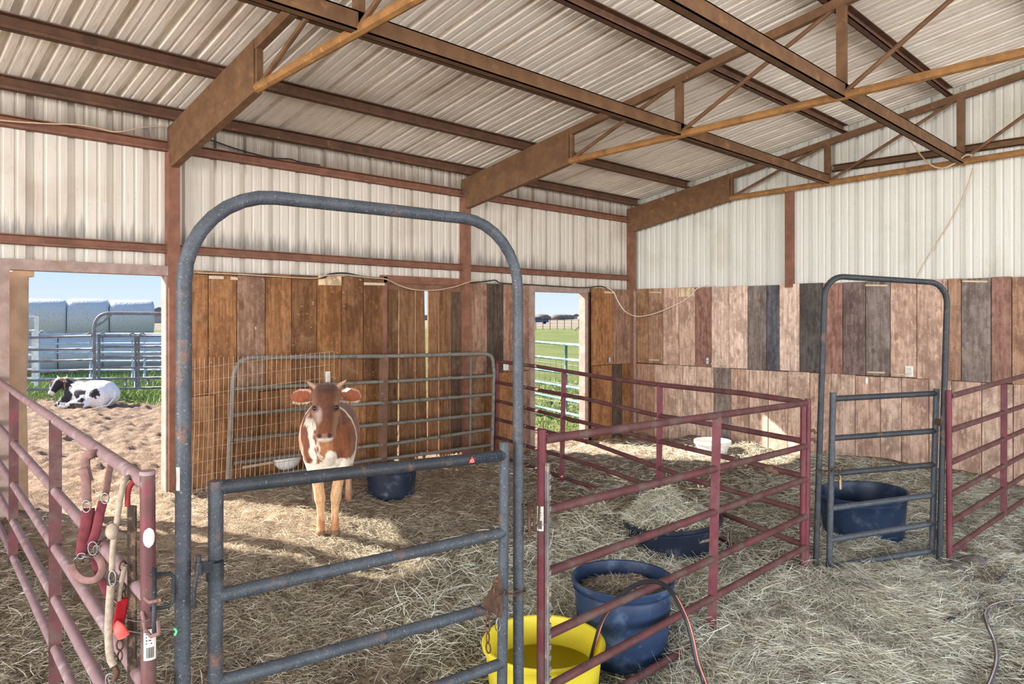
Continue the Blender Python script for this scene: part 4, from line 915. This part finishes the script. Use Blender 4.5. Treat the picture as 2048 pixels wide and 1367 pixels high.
# ================================================================ ANIMALS
def body(name, mb, voxel, paint_fn, parent, org, f, smooth_it=6):
    """fuse overlapping lofts into one continuous skin, then colour the coat point by point (local coordinates f, s, z)"""
    f = Vector((f[0], f[1], 0)).normalized(); s = Vector((-f.y, f.x, 0)); org = Vector(org)
    me = bpy.data.meshes.new('tmp'); me.from_pydata(mb.v, [], mb.f); me.update()
    o = bpy.data.objects.new('tmp', me); COL.objects.link(o)
    r = o.modifiers.new('r', 'REMESH'); r.mode = 'VOXEL'; r.voxel_size = voxel
    sm = o.modifiers.new('s', 'SMOOTH'); sm.iterations = smooth_it; sm.factor = .5
    dg = bpy.context.evaluated_depsgraph_get(); m2 = bpy.data.meshes.new_from_object(o.evaluated_get(dg)); bpy.data.objects.remove(o)
    n = len(m2.vertices); co = np.empty(n * 3, np.float32); m2.vertices.foreach_get('co', co); co = co.reshape(-1, 3)
    cols = np.array([paint_fn(*map(float, c)) for c in co], np.float32)
    wco = co[:, :1] * np.array(f) + co[:, 1:2] * np.array(s) + np.array([[0, 0, 1.]]) * co[:, 2:3]
    m2.vertices.foreach_set('co', wco.astype(np.float32).ravel()); m2.name = name
    at = m2.color_attributes.new('coat', 'FLOAT_COLOR', 'POINT'); at.data.foreach_set('color', np.concatenate([cols, np.ones((n, 1), np.float32)], 1).ravel())
    m2.polygons.foreach_set('use_smooth', np.ones(len(m2.polygons), bool)); m2.materials.clear(); m2.materials.append(M['coat']); m2.update()
    return link(name, m2, parent, org), (lambda a, b, c: org + f * a + s * b + Vector((0, 0, c)))
nz = lambda a, b, c, k: mnoise.noise(Vector((a * k, b * k, c * k)))
def lerp3(a, b, t): t = max(0, min(1, t)); return tuple(x + (y - x) * t for x, y in zip(a, b))
L3 = lambda c: lin(c)[:3]

# ---- red and white calf, facing the camera
cp = G(656, 1063); cp.z = g1(cp.x, cp.y) - .01
cf = Vector((.845, -.535, 0)); m = MB(); LAT = (0, 1, 0)
m.loft([((-1.02, 0, .84), .03, .03), ((-1.00, 0, .82), .11, .13), ((-.93, 0, .79), .18, .22), ((-.80, 0, .775), .225, .27), ((-.52, 0, .75), .255, .30), ((-.25, 0, .745), .25, .30), ((-.05, 0, .755), .215, .29), ((.08, 0, .75), .175, .25), ((.16, 0, .74), .13, .19), ((.21, 0, .73), .06, .09)], LAT, 20)
m.loft([((-.02, 0, .86), .14, .17), ((.12, 0, .92), .115, .155), ((.22, 0, 1.0), .095, .135), ((.32, 0, 1.08), .08, .10)], LAT)
m.loft([((.14, 0, .60), .05, .04), ((.20, 0, .70), .085, .08), ((.24, 0, .84), .075, .08), ((.28, 0, .95), .055, .06), ((.36, 0, .99), .03, .03)], LAT)
m.loft([((.275, 0, 1.225), .055, .03), ((.30, 0, 1.205), .092, .062), ((.335, 0, 1.165), .103, .088), ((.375, 0, 1.105), .104, .098), ((.415, 0, 1.045), .090, .092), ((.455, 0, .99), .073, .080), ((.495, 0, .94), .065, .068), ((.525, 0, .905), .068, .060), ((.548, 0, .878), .070, .052), ((.562, 0, .858), .058, .040), ((.568, 0, .848), .03, .02)], LAT, 18)
m.ell((.50, 0, .885), .05, .056, .03)                                       # lower lip and chin
for sg in (-1, 1):
    m.ell((.425, sg * .078, 1.105), .034, .026, .020)                        # brow over the eye
    m.ell((.40, sg * .082, 1.045), .04, .024, .05)                          # cheek
    m.ell((.567, sg * .040, .890), .020, .024, .018)                        # nostril wing
    m.loft([((.30, sg * .08, 1.16), .022, .026), ((.305, sg * .125, 1.162), .017, .048), ((.30, sg * .18, 1.158), .014, .060), ((.29, sg * .23, 1.145), .013, .050), ((.28, sg * .268, 1.128), .010, .022)], (1, 0, 0), 12)
    m.loft([((.00, sg * .13, .80), .06, .12), ((.03, sg * .125, .64), .07, .11), ((.02, sg * .10, .52), .056, .075), ((.025, sg * .078, .42), .043, .05), ((.03, sg * .066, .345), .044, .047), ((.028, sg * .062, .30), .046, .048), ((.015, sg * .058, .25), .034, .036), ((.005, sg * .056, .15), .029, .032), ((.008, sg * .056, .095), .034, .037), ((.02, sg * .056, .06), .034, .038), ((.035, sg * .057, .03), .041, .048), ((.035, sg * .057, 0), .044, .054)], LAT, 12)
    m.loft([((-.86, sg * .12, .84), .09, .16), ((-.80, sg * .15, .68), .085, .17), ((-.76, sg * .16, .56), .068, .11), ((-.82, sg * .16, .46), .048, .07), ((-.90, sg * .155, .37), .038, .055), ((-.915, sg * .152, .33), .036, .048), ((-.90, sg * .15, .22), .029, .035), ((-.885, sg * .15, .10), .034, .038), ((-.87, sg * .15, .055), .034, .04), ((-.85, sg * .15, .02), .043, .05), ((-.85, sg * .15, 0), .045, .055)], LAT, 12)
m.loft([((-1.0, 0, 1.0), .03, .03), ((-1.05, 0, .95), .028, .028), ((-1.07, 0, .75), .018, .018), ((-1.06, 0, .5), .016, .016), ((-1.05, 0, .38), .03, .03), ((-1.05, 0, .28), .012, .012)], LAT, 8)
RED, RED2, TAN, WHT, PNK = L3((112, 66, 42)), L3((80, 50, 38)), L3((206, 164, 122)), L3((244, 234, 216)), L3((206, 170, 148))
def calf_paint(f, s, z):
    q = nz(f, s, z, 9); q2 = nz(f, s, z, 26)
    if f > .245 and z > .83:                                                # head
        ax = (1.225 - z) / .37                                              # 0 poll .. 1 muzzle
        if abs(s) > .112 and z > 1.07:                                      # ears: bare orange inside, pale fringe
            rim = ((z - 1.152 + .06 * (abs(s) - .17)) / .052) ** 2 + ((abs(s) - .185) / .085) ** 2
            return lerp3(L3((136, 74, 46)), L3((204, 168, 140)), (rim - .72 + .25 * q2) / .35) if f > .292 else RED
        c = lerp3(RED2, RED, ax * 1.2 + .4 * q)
        side = sstep((abs(s) - .030 - .02 * (1 - ax)) / .045); c = lerp3(c, L3((176, 128, 94)), float(side) * (.25 + .75 * ax))
        if s < 0: c = lerp3(c, L3((190, 170, 160)), max(0, 1 - ((ax - .52) / .2) ** 2 - ((s + .05) / .035) ** 2) * .8)
        if z > 1.19: c = lerp3(c, L3((66, 40, 30)), max(0, .9 - abs(s) / .05) * (.6 + q))
        if ax > .84 and f > .49: c = lerp3(c, L3((140, 100, 86)), (ax - .84) / .05)
        if ax > .93 and f > .49: c = lerp3(c, L3((226, 208, 190)), (ax - .93) / .04)
        for sg in (-1, 1):
            d = ((s - sg * .036) / .017) ** 2 + ((z - .892) / .017) ** 2
            if f > .54 and d < 1.6: c = lerp3(L3((48, 30, 28)), c, (d - .7) / .6)
        d = ((abs(s) - .076) / .028) ** 2 + ((z - 1.078) / .026) ** 2
        if d < 2 and f > .39: c = lerp3(L3((70, 46, 38)), c, d / 2)
        return c
    if z < (.52 if f > -.12 and abs(s) > .035 else .40):                    # legs
        c = lerp3(TAN, L3((176, 124, 86)), (.17 - z) / .06 + q2 * .6)
        if z < .05: c = L3((122, 92, 70))
        if f < -.5: c = lerp3(c, L3((150, 112, 92)), .6)
        return lerp3(c, WHT, (z - (.485 if f > -.12 else .36)) / .05 + q)
    edge = .635 + .045 * q + .03 * q2 + (.07 * math.exp(-((s - .03) / .07) ** 2) if f > 0 else 0)
    wt = sstep((edge - z) / .02)
    if s > .02: 
        wt = max(wt, sstep((.030 + .016 * q2 - abs(f + .12 - .14 * (z - .75) - .03 * q)) / .012))   # white stripe behind the shoulder
    else:
        wt = max(wt, sstep((.030 + .02 * q2 - abs(s + .155 - .25 * max(0, f - .0) + .03 * q)) / .014) * sstep((f + .22 + .1 * q) / .03) * sstep((1.0 - z) / .1))
        wt = max(wt, .55 * sstep((.016 - abs(s + .045 + .18 * (z - .66) + .02 * q2)) / .012) * sstep((.86 - z) / .08) if f > .1 else 0)
    wt = max(wt, sstep((nz(f, s, z + 5, 14) - .42) / .06) * (.7 if f < -.4 else 0))
    c = lerp3(RED, L3((160, 96, 58)), .5 + .6 * q - (.5 if z > .9 else 0)); 
    if f > .12: c = lerp3(c, L3((184, 130, 88)), .75 * max(0, 1 - abs(s) / .08))
    return lerp3(c, WHT, float(wt))
calf = thing('calf', cp, 'red brown and white calf with stub horns facing the gate in straw', 'calf')
_, CL = body('body', m, .0085, calf_paint, calf, cp, cf, 5)
for sg in (-1, 1):
    MB().ell(CL(.447, sg * .076, 1.078), .019, .019, .017, 12, 8).build('eye', M['eye_black'], calf, True)
    MB().ell(CL(.566, sg * .038, .893), .010, .010, .008, 10, 6).build('nostril', M['eye_black'], calf, True)
    MB().tube([CL(.30, sg * .068, 1.205), CL(.303, sg * .10, 1.235), CL(.308, sg * .125, 1.252), CL(.315, sg * .15, 1.272)], [.024, .019, .014, .004], 10).build('horn', M['horn'], calf, True)
a_, b_, c_, d_ = CL(.32, .115, 1.185), CL(.325, .155, 1.215), CL(.322, .185, 1.205), CL(.325, .15, 1.18)
MB().add([a_, b_, c_, d_], [(0, 3, 2, 1)]).build('ear_tag', M['tag_white'], calf).modifiers.new('s', 'SOLIDIFY').thickness = .003
# fringe of pale hair under the ear and a tuft on the poll
def tuft(name, mat, roots, drop, n, parent):
    mb = MB()
    for i in range(n):
        p = Vector(roots(random.random())); d = Vector(drop) * random.uniform(.5, 1.2) + Vector((random.gauss(0, .006), random.gauss(0, .006), random.gauss(0, .004))); w_ = Vector((.7, .71, 0)) * .0016
        mb.add([p - w_, p + w_, p + d], [(0, 1, 2)])
    o = mb.build(name, M[mat], parent); o['kind'] = 'stuff'; return o
plain('hair_pale', (214, 190, 166), .8, var=.1); plain('hair_brown', (110, 66, 46), .8, var=.2)
for sg in (-1, 1): tuft('ear_hair', 'hair_pale', lambda t: CL(.30 - .01 * t, sg * (.10 + .15 * t), 1.118 - .012 * math.sin(3 * t)), CL(0, sg * .008, -.022) - CL(0, 0, 0), 90, calf)
tuft('poll_hair', 'hair_brown', lambda t: CL(.29, -.06 + .12 * t, 1.235), CL(.01, 0, .014) - CL(0, 0, 0), 160, calf)

# ---- black and white yearling lying in the yard
kp = O + ray(174, 806) * ((.17 - H) / ray(174, 806).z); kp.z = g1(kp.x, kp.y) - .02
kf = Vector((-.80, -.60, 0)); m = MB()
m.loft([((-.70, 0, .30), .05, .06), ((-.66, 0, .29), .16, .16), ((-.55, .02, .28), .25, .25), ((-.35, .02, .28), .30, .28), ((-.05, 0, .275), .31, .275), ((.2, 0, .275), .28, .27), ((.36, 0, .28), .20, .23), ((.46, 0, .30), .10, .14)], LAT, 18)
m.ell((-.40, .20, .24), .27, .17, .25); m.ell((-.10, .32, .10), .24, .09, .10); m.loft([((-.2, .33, .16), .08, .10), ((.08, .36, .10), .05, .06), ((.14, .36, .07), .05, .05)], LAT)
m.loft([((.10, .36, .05), .04, .04), ((-.12, .38, .04), .035, .04), ((-.30, .38, .04), .04, .045)], LAT)
for sg in (-1, 1): m.loft([((.22, sg * .19, .20), .09, .12), ((.44, sg * .20, .10), .06, .07), ((.55, sg * .18, .06), .05, .055), ((.40, sg * .23, .04), .04, .04), ((.25, sg * .25, .035), .035, .035)], LAT)
m.loft([((.22, 0, .36), .17, .20), ((.36, .03, .44), .135, .17), ((.46, .06, .50), .11, .13), ((.52, .08, .53), .09, .10)], LAT)
hd = Vector((.16, .62, -.76)).normalized(); h0 = Vector((.50, .08, .58)); hl = Vector((hd.y, -hd.x, 0)).normalized()
m.loft([(h0, .07, .05), (h0 + hd * .04, .105, .09), (h0 + hd * .11, .11, .105), (h0 + hd * .19, .09, .09), (h0 + hd * .28, .07, .07), (h0 + hd * .34, .072, .062), (h0 + hd * .38, .066, .05), (h0 + hd * .395, .04, .03)], hl, 16)
for sg in (-1, 1):
    e0 = h0 + hd * .07 + hl * (sg * .09)
    m.loft([(e0, .02, .025), (e0 + hl * (sg * .06) + Vector((0, 0, -.005)), .016, .045), (e0 + hl * (sg * .13) + Vector((0, 0, -.02)), .014, .048), (e0 + hl * (sg * .18) + Vector((0, 0, -.04)), .010, .018)], hd, 10)
m.loft([((-.70, .05, .34), .03, .03), ((-.74, .14, .22), .025, .025), ((-.68, .26, .08), .022, .022), ((-.5, .36, .04), .03, .03)], LAT, 8)
BLK, WH2, ORG = L3((44, 44, 52)), L3((240, 240, 244)), L3((176, 128, 90))
def cow_paint(f, s, z):
    v = Vector((f, s, z)) - h0; t = v.dot(hd); la = v.dot(hl); q = nz(f, s, z, 7); q2 = nz(f, s, z, 20)
    if f > .36 and z > .30 or (t > -.05 and f > .44 and s > .05 and z > .22):
        if t < .07 and z > .53 or abs(la) > .125: return ORG
        if t > .33: return lerp3(L3((236, 232, 230)), BLK, (t - .385) / .02)
        return lerp3(ORG, BLK, (t - .05) / .05)
    if f > .16 + .06 * q + .03 * q2 and z > .12: return BLK
    if z < .13 and f > .25: return lerp3(WH2, BLK, (f - .42) * 20 + q2 * 3)
    d = math.hypot((f + .42) / .11, (z - .32) / .085) + .5 * q2 + .3 * q
    if s > .05 and d < 1: return BLK
    if z < .12 and -.25 < f < .05: return lerp3(BLK, L3((120, 100, 90)), .5 + q2)
    sp = nz(f + 3, s, z, 8.5)
    if f > -.22 and sp > .03 + .08 * q2 + max(0, -f) * .5: return BLK
    if z > .50 and -.45 < f < .1 and sp + q2 * .4 > -.05: return lerp3(BLK, WH2, .25)
    return WH2
cow = thing('young_bull', kp, 'black and white spotted young bull lying on dirt seen through the open doorway', 'cow')
_, KL = body('body', m, .014, cow_paint, cow, kp, kf, 4)
kloc = lambda v: KL(v.x, v.y, v.z)
nh = hd.cross(hl).normalized(); nh = nh if nh.z > 0 else -nh
for sg in (-1, 1):
    MB().ell(kloc(h0 + hd * .13 + hl * (sg * .098) + nh * .03), .018, .018, .018, 8, 6).build('eye', M['eye_black'], cow, True)
    MB().tube([kloc(h0 + hl * (sg * .07)), kloc(h0 + hl * (sg * .13) + Vector((0, 0, .03))), kloc(h0 + hl * (sg * .16) + Vector((0, 0, .07)))], [.022, .016, .005], 8).build('horn', M['tag_white'], cow, True)

# ================================================================ THE YARD AND FIELD OUTSIDE
def onflat(px, py, z): q = ray(px, py); return O + q * ((z - H) / q.z)
# peeled log post just outside the doorway
p = WX(34, 800, -7.30); t = thing('log_post', (p.x, p.y, .2), 'thick peeled log post standing outside the open doorway', 'post')
pts = [Vector((p.x + .006 * math.sin(i * 1.7), p.y + .008 * math.sin(i), -.1 + i * .27)) for i in range(10)]
MB().tube(pts, [.078 + .004 * math.sin(i * 2.1) for i in range(9)] + [.082], 14).build('trunk', M['log_wood'], t, True, 60)
MB().beam(WX(22, 546, -7.30), WX(66, 548, -7.30), .10, .05).build('beam_end', M['log_wood'], t)
# round bales, two high
DB = 22.9
bv = Vector((C_, S_, 0)); fw = Vector((-S_, C_, 0))
def bale(px0, px1, zc, r, back, label):
    r0 = -.598; dp = lambda x: (DB + back) * (1 + r0 * r0) / (1 + r0 * (x - CX) / F)
    a = D(px0, CY, dp(px0)); b = D(px1, CY, dp(px1)); a.z = b.z = zc; d = (b - a).normalized(); fw = Vector((-d.y, d.x, 0)); L = (b - a).length + .035; a = a - d * .0175
    prof = [(.02, .1), (.012, .55), (.004, .84), (.02, .92), (.08, .965), (.20, 1.0), (L - .20, 1.0), (L - .08, .965), (L - .02, .92), (L - .004, .84), (L - .012, .55), (L - .02, .1)]
    vs = []; n_ = 28
    for (u, k_) in prof:
        for j in range(n_):
            th = 6.2832 * j / n_; rr = r * k_ * (1 + .025 * math.sin(3 * th + px0) + .02 * mnoise.noise(Vector((u * 3, th * 2, px0))))
            zz = math.sin(th) * rr; zz = max(zz, -r * .94)
            vs.append(a + d * u + fw * (math.cos(th) * rr) + Vector((0, 0, zz)))
    fs = [(i * n_ + j, i * n_ + (j + 1) % n_, (i + 1) * n_ + (j + 1) % n_, (i + 1) * n_ + j) for i in range(len(prof) - 1) for j in range(n_)] + [tuple(range(n_))[::-1], tuple(range((len(prof) - 1) * n_, len(prof) * n_))]
    o = MB().add(vs, fs).build('round_bale', M['net_wrap'], None, True)
    tag(o, label, 'hay bale', 'net wrapped round bales stacked beyond the yard')
for (a, b, lb) in ((-40, 43, 'round bale of upper row, mostly hidden behind the log post'), (45, 132, 'round bale of upper row next to the log post'), (135, 216, 'middle round bale of the upper row beyond the pipe fence'), (219, 306, 'last round bale of upper row, at its right end against sky')):
    bale(a, b, 1.92, .60, .2, lb)
for (a, b, lb) in ((-52, 30, 'round bale of bottom row behind the log post'), (33, 115, 'bottom row round bale behind the white gate'), (118, 204, 'bottom row round bale behind the lying bull'), (206, 286, 'bottom row round bale under the last upper bale'), (289, 372, 'bottom row round bale at the right edge of open doorway')):
    bale(a, b, .76, .64, 0, lb)
# near pipe fence with tall arch
d0 = 15.6; PFN = Plane(40, d0, 335, d0 + .6)
t = thing('yard_fence', PFN.p(186, 780), 'grey pipe corral fence with tall arch behind the lying bull', 'fence', GATE)
m_ = [PFN.p(188, 782), PFN.p(188, 660)] + smoothpts([PFN.p(188, 660), PFN.p(190, 645), PFN.p(198, 633), PFN.p(210, 627), PFN.p(226, 626)], 3)[1:] + [PFN.p(345, 627)]
MB().tube(m_, .036, 10).build('arch_frame', M['pipe_grey'], t, True, 60)
MB().tube(smoothpts([PFN.p(191, 652), PFN.p(206, 643), PFN.p(222, 628)]), .026, 8).build('brace', M['pipe_grey'], t, True)
for (x0, y0, x1, y1) in ((40, 675.6, 186, 671), (40, 699.5, 186, 697), (40, 723, 186, 719), (40, 744, 186, 739), (40, 761, 186, 757), (40, 779, 186, 776)):
    MB().tube([PFN.p(x0, y0), PFN.p(x1, y1)], .026, 8).build('rail', M['pipe_grey'], t, True)
for (x0, y0, x1, y1) in ((197, 672, 338, 671), (197, 693, 338, 692), (197, 714, 338, 713), (197, 735, 338, 734), (197, 758, 338, 754), (197, 778, 338, 774)):
    MB().tube([PFN.p(x0, y0), PFN.p(x1, y1)], .026, 8).build('rail', M['pipe_grey'], t, True)
for (x, y0, y1) in ((198, 668, 778), (271, 672, 774), (277, 672, 774), (333, 670, 776), (102, 757, 776), (252, 757, 770), (297, 755, 768)): MB().tube([PFN.p(x, y1), PFN.p(x, y0)], .028, 8).build('post', M['pipe_grey'], t, True)
for x in (179, 204, 264, 284): MB().tube(smoothpts([PFN.p(x - 7, 673), PFN.p(x - 4, 667), PFN.p(x + 3, 666), PFN.p(x + 8, 672)]), .014, 6).build('latch_loop', M['pipe_grey'], t, True)
# far, sky-blue looking fence nearer the bales
PFF = Plane(60, 19.2, 335, 19.4); t = thing('yard_fence', PFF.p(78, 775), 'paler pipe fence standing close in front of the stacked round bales', 'fence', GATE)
for y in (668, 687, 705, 722, 740, 757): MB().tube([PFF.p(77, y), PFF.p(340, y - 1)], .026, 8).build('rail', M['pipe_pale'], t, True)
for x in (78, 181, 265, 289): MB().tube([PFF.p(x, 774), PFF.p(x, 666)], .028, 8).build('post', M['pipe_pale'], t, True)
for x in (84, ): MB().tube(smoothpts([PFF.p(x - 6, 668), PFF.p(x - 3, 662), PFF.p(x + 3, 661), PFF.p(x + 8, 668)]), .014, 6).build('latch_loop', M['pipe_pale'], t, True)
PWG = Plane(20, 17.4, 80, 17.6); t = thing('white_gate', PWG.p(70, 770), 'white painted gate post with rails beside the log post', 'gate')
MB().beam(PWG.p(72, 772), PWG.p(73, 632), .09, .09, up=TOCAM(PWG.p(72, 700))).build('post', M['pipe_white'], t); MB().beam(PWG.p(66, 765), PWG.p(66, 664), .06, .06, up=TOCAM(PWG.p(72, 700))).build('post', M['pipe_white'], t)
for y in (632, 660, 694, 709, 722, 738, 756): MB().beam(PWG.p(20, y), PWG.p(70, y), .035, .04).build('rail', M['pipe_white'], t)
# green gate and wire fence outside the narrow doorway
PGG = Plane(1068, 13.6, 1170, 12.4); t = thing('pipe_gate', PGG.p(1133, 830), 'green pipe gate with wire infill outside the narrow doorway', 'gate', GATE)
for (a, b) in ((683, 691), (712, 722), (737, 750), (762, 778), (786, 806), (811, 834)):
    q0, q1 = PGG.p(1068, a), PGG.p(1170, b); dd = q1 - q0; MB().tube([q0 - dd * .6, q1 + dd * .5], .026, 8).build('rail', M['pipe_green'], t, True)
for (x, a, b) in ((1132, 688, 826), (1040, 680, 812), (1196, 695, 842)): MB().tube([PGG.p(x, b), PGG.p(x, a)], .026, 8).build('post', M['pipe_green'], t, True)
mb = MB()
for i in range(14): x = 1046 + i * 11; mb.tube([PGG.p(x, 712 + (x - 1068) * .1), PGG.p(x, 815 + (x - 1068) * .2)], .0035, 4, caps=False)
for j in range(5): mb.tube([PGG.p(1040, 721 + j * 18 - 3), PGG.p(1196, 730 + j * 20 + 6)], .0035, 4, caps=False)
tag(mb.build('wire_infill', M['zinc'], t), kind='stuff')
# far fence line, parked truck, houses and winter trees at the edge of the field
def far_p(px, d, z=.06): p = D(px, CY, d); p.z = z; return p
t = thing('field_fence', far_p(1130, 104), 'thin wire fence on posts across the far side of field', 'fence')
for i in range(26): 
    p = far_p(1000 + i * 14.3, 104); MB().tube([p, p + Vector((0, 0, 1.5))], .05, 6).build('post', M['fence_post'], t)
for z in (.5, .95, 1.4): MB().tube([far_p(1000, 104, z), far_p(1357, 104, z)], .012, 4).build('wire', M['fence_post'], t)
p = far_p(1165, 96); MB().tube([p, p + Vector((0, 0, 1.3))], .12, 8).build('post', M['cable_black'], t); MB().tube([p + Vector((0, 0, 1.1)), p - bv * 1.0], .05, 6).build('brace', M['cable_black'], t)
p = far_p(1077, 185, .06); t = thing('pickup_truck', p, 'blue grey pickup truck parked far off beyond the field', 'truck')
def bx(c, L, W_, h0_, h1_, tp=1.0):
    vs = [p + bv * (c + a * L / 2) + fw * (b * W_ / 2) + Vector((0, 0, h0_)) for a, b in ((-1, -1), (1, -1), (1, 1), (-1, 1))] + [p + bv * (c + a * L / 2 * tp) + fw * (b * W_ / 2 * .9) + Vector((0, 0, h1_)) for a, b in ((-1, -1), (1, -1), (1, 1), (-1, 1))]
    return MB().add(vs, [(3, 2, 1, 0), (4, 5, 6, 7), (0, 1, 5, 4), (1, 2, 6, 5), (2, 3, 7, 6), (3, 0, 4, 7)])
bx(0, 5.2, 1.9, .45, 1.05).build('body', M['truck_blue'], t); bx(-.2, 2.2, 1.7, 1.05, 1.75, .72).build('cab', M['truck_blue'], t); bx(-.2, 2.0, 1.74, 1.15, 1.62, .76).build('window', M['far_glass'], t)
for a in (-1.6, 1.6):
    for b in (-.9, .9): q = p + bv * a + fw * b + Vector((0, 0, .38)); MB().tube([q - fw * .1, q + fw * .1], .38, 14).build('wheel', M['tyre'], t, True, 40)
for (px, d, w_, lb) in ((312, 230, 9, 'low house with grey gable far beyond the bales'), (331, 210, 10, 'far house with dark gable at the edge of open doorway'), (1152, 560, 9, 'small far house on the horizon over the field fence')):
    p = far_p(px, d, 0); t = thing('farm_house', p, lb, 'house'); h_ = w_ * .25
    bx(0, w_, w_ * .7, 0, h_).build('wall', M['far_wall'], t)
    vs = [p + bv * (a * w_ * .55) + fw * (b * w_ * .4) + Vector((0, 0, h_)) for a, b in ((-1, -1), (1, -1), (1, 1), (-1, 1))] + [p + fw * (b * w_ * .4) + Vector((0, 0, h_ * 1.9)) for b in (-1, 1)]
    MB().add(vs, [(0, 1, 4), (2, 3, 5), (1, 2, 5, 4), (3, 0, 4, 5), (3, 2, 1, 0)]).build('roof', M['far_roof'], t)
mb = MB()
for i in range(420):
    px = rng.random() * 1500 - 60; d = 380 + 400 * rng.random(); p = far_p(px, d, 0); r = 1.7 + 1.6 * rng.random() + (.7 if 1120 < px < 1190 else 0)
    if 1135 < px < 1170: continue
    mb.ell(p + Vector((0, 0, r * .35)), r * 2.0, r * 2.0, r * .8, 8, 5)
for i in range(2): pass
tl_ = mb.build('tree_line', M['far_tree'], None, True); tag(tl_, 'low line of bare winter trees along the horizon', 'trees', kind='stuff')
# grass by the yard fence and round the narrow doorway
def grass(n, reg, name, lo, hi, wd):
    x0, x1, y0, y1, dens = reg; place = scatter(x0, x1, y0, y1, dens)
    x, y, z = place(n); a = rng.random(n) * 6.283; h_ = lo + (hi - lo) * rng.random(n) ** 2; le = rng.normal(0, .5, (n, 2)); v = np.zeros((n, 3, 3), np.float32)
    ox, oy = np.cos(a) * wd, np.sin(a) * wd
    v[:, 0] = np.stack([x - ox, y - oy, z - .01], -1); v[:, 1] = np.stack([x + ox, y + oy, z - .01], -1); v[:, 2] = np.stack([x + le[:, 0] * h_, y + le[:, 1] * h_, z + h_], -1)
    me = bpy.data.meshes.new(name); me.vertices.add(n * 3); me.vertices.foreach_set('co', v.reshape(-1)); me.loops.add(n * 3); me.loops.foreach_set('vertex_index', np.arange(n * 3, dtype=np.int32))
    me.polygons.add(n); me.polygons.foreach_set('loop_start', np.arange(0, n * 3, 3, dtype=np.int32)); me.materials.append(M['grass_blades']); me.update(); o = link(name, me); o['kind'] = 'stuff'
gl = lambda x, y: x + 17.2 - 2.05 * (y - 4.3) + 2.0 * vnoise(x * 1.2, y * 1.2)
grass(26000, (-27, -13, 2.0, 9, lambda x, y: sstep(-gl(x, y) / 1.0)), 'yard_grass', .04, .26, .012)
grass(14000, (-14, -7.3, 8.2, 15, lambda x, y: sstep(-gl(x, y) / 1.2)), 'field_grass', .03, .12, .008)
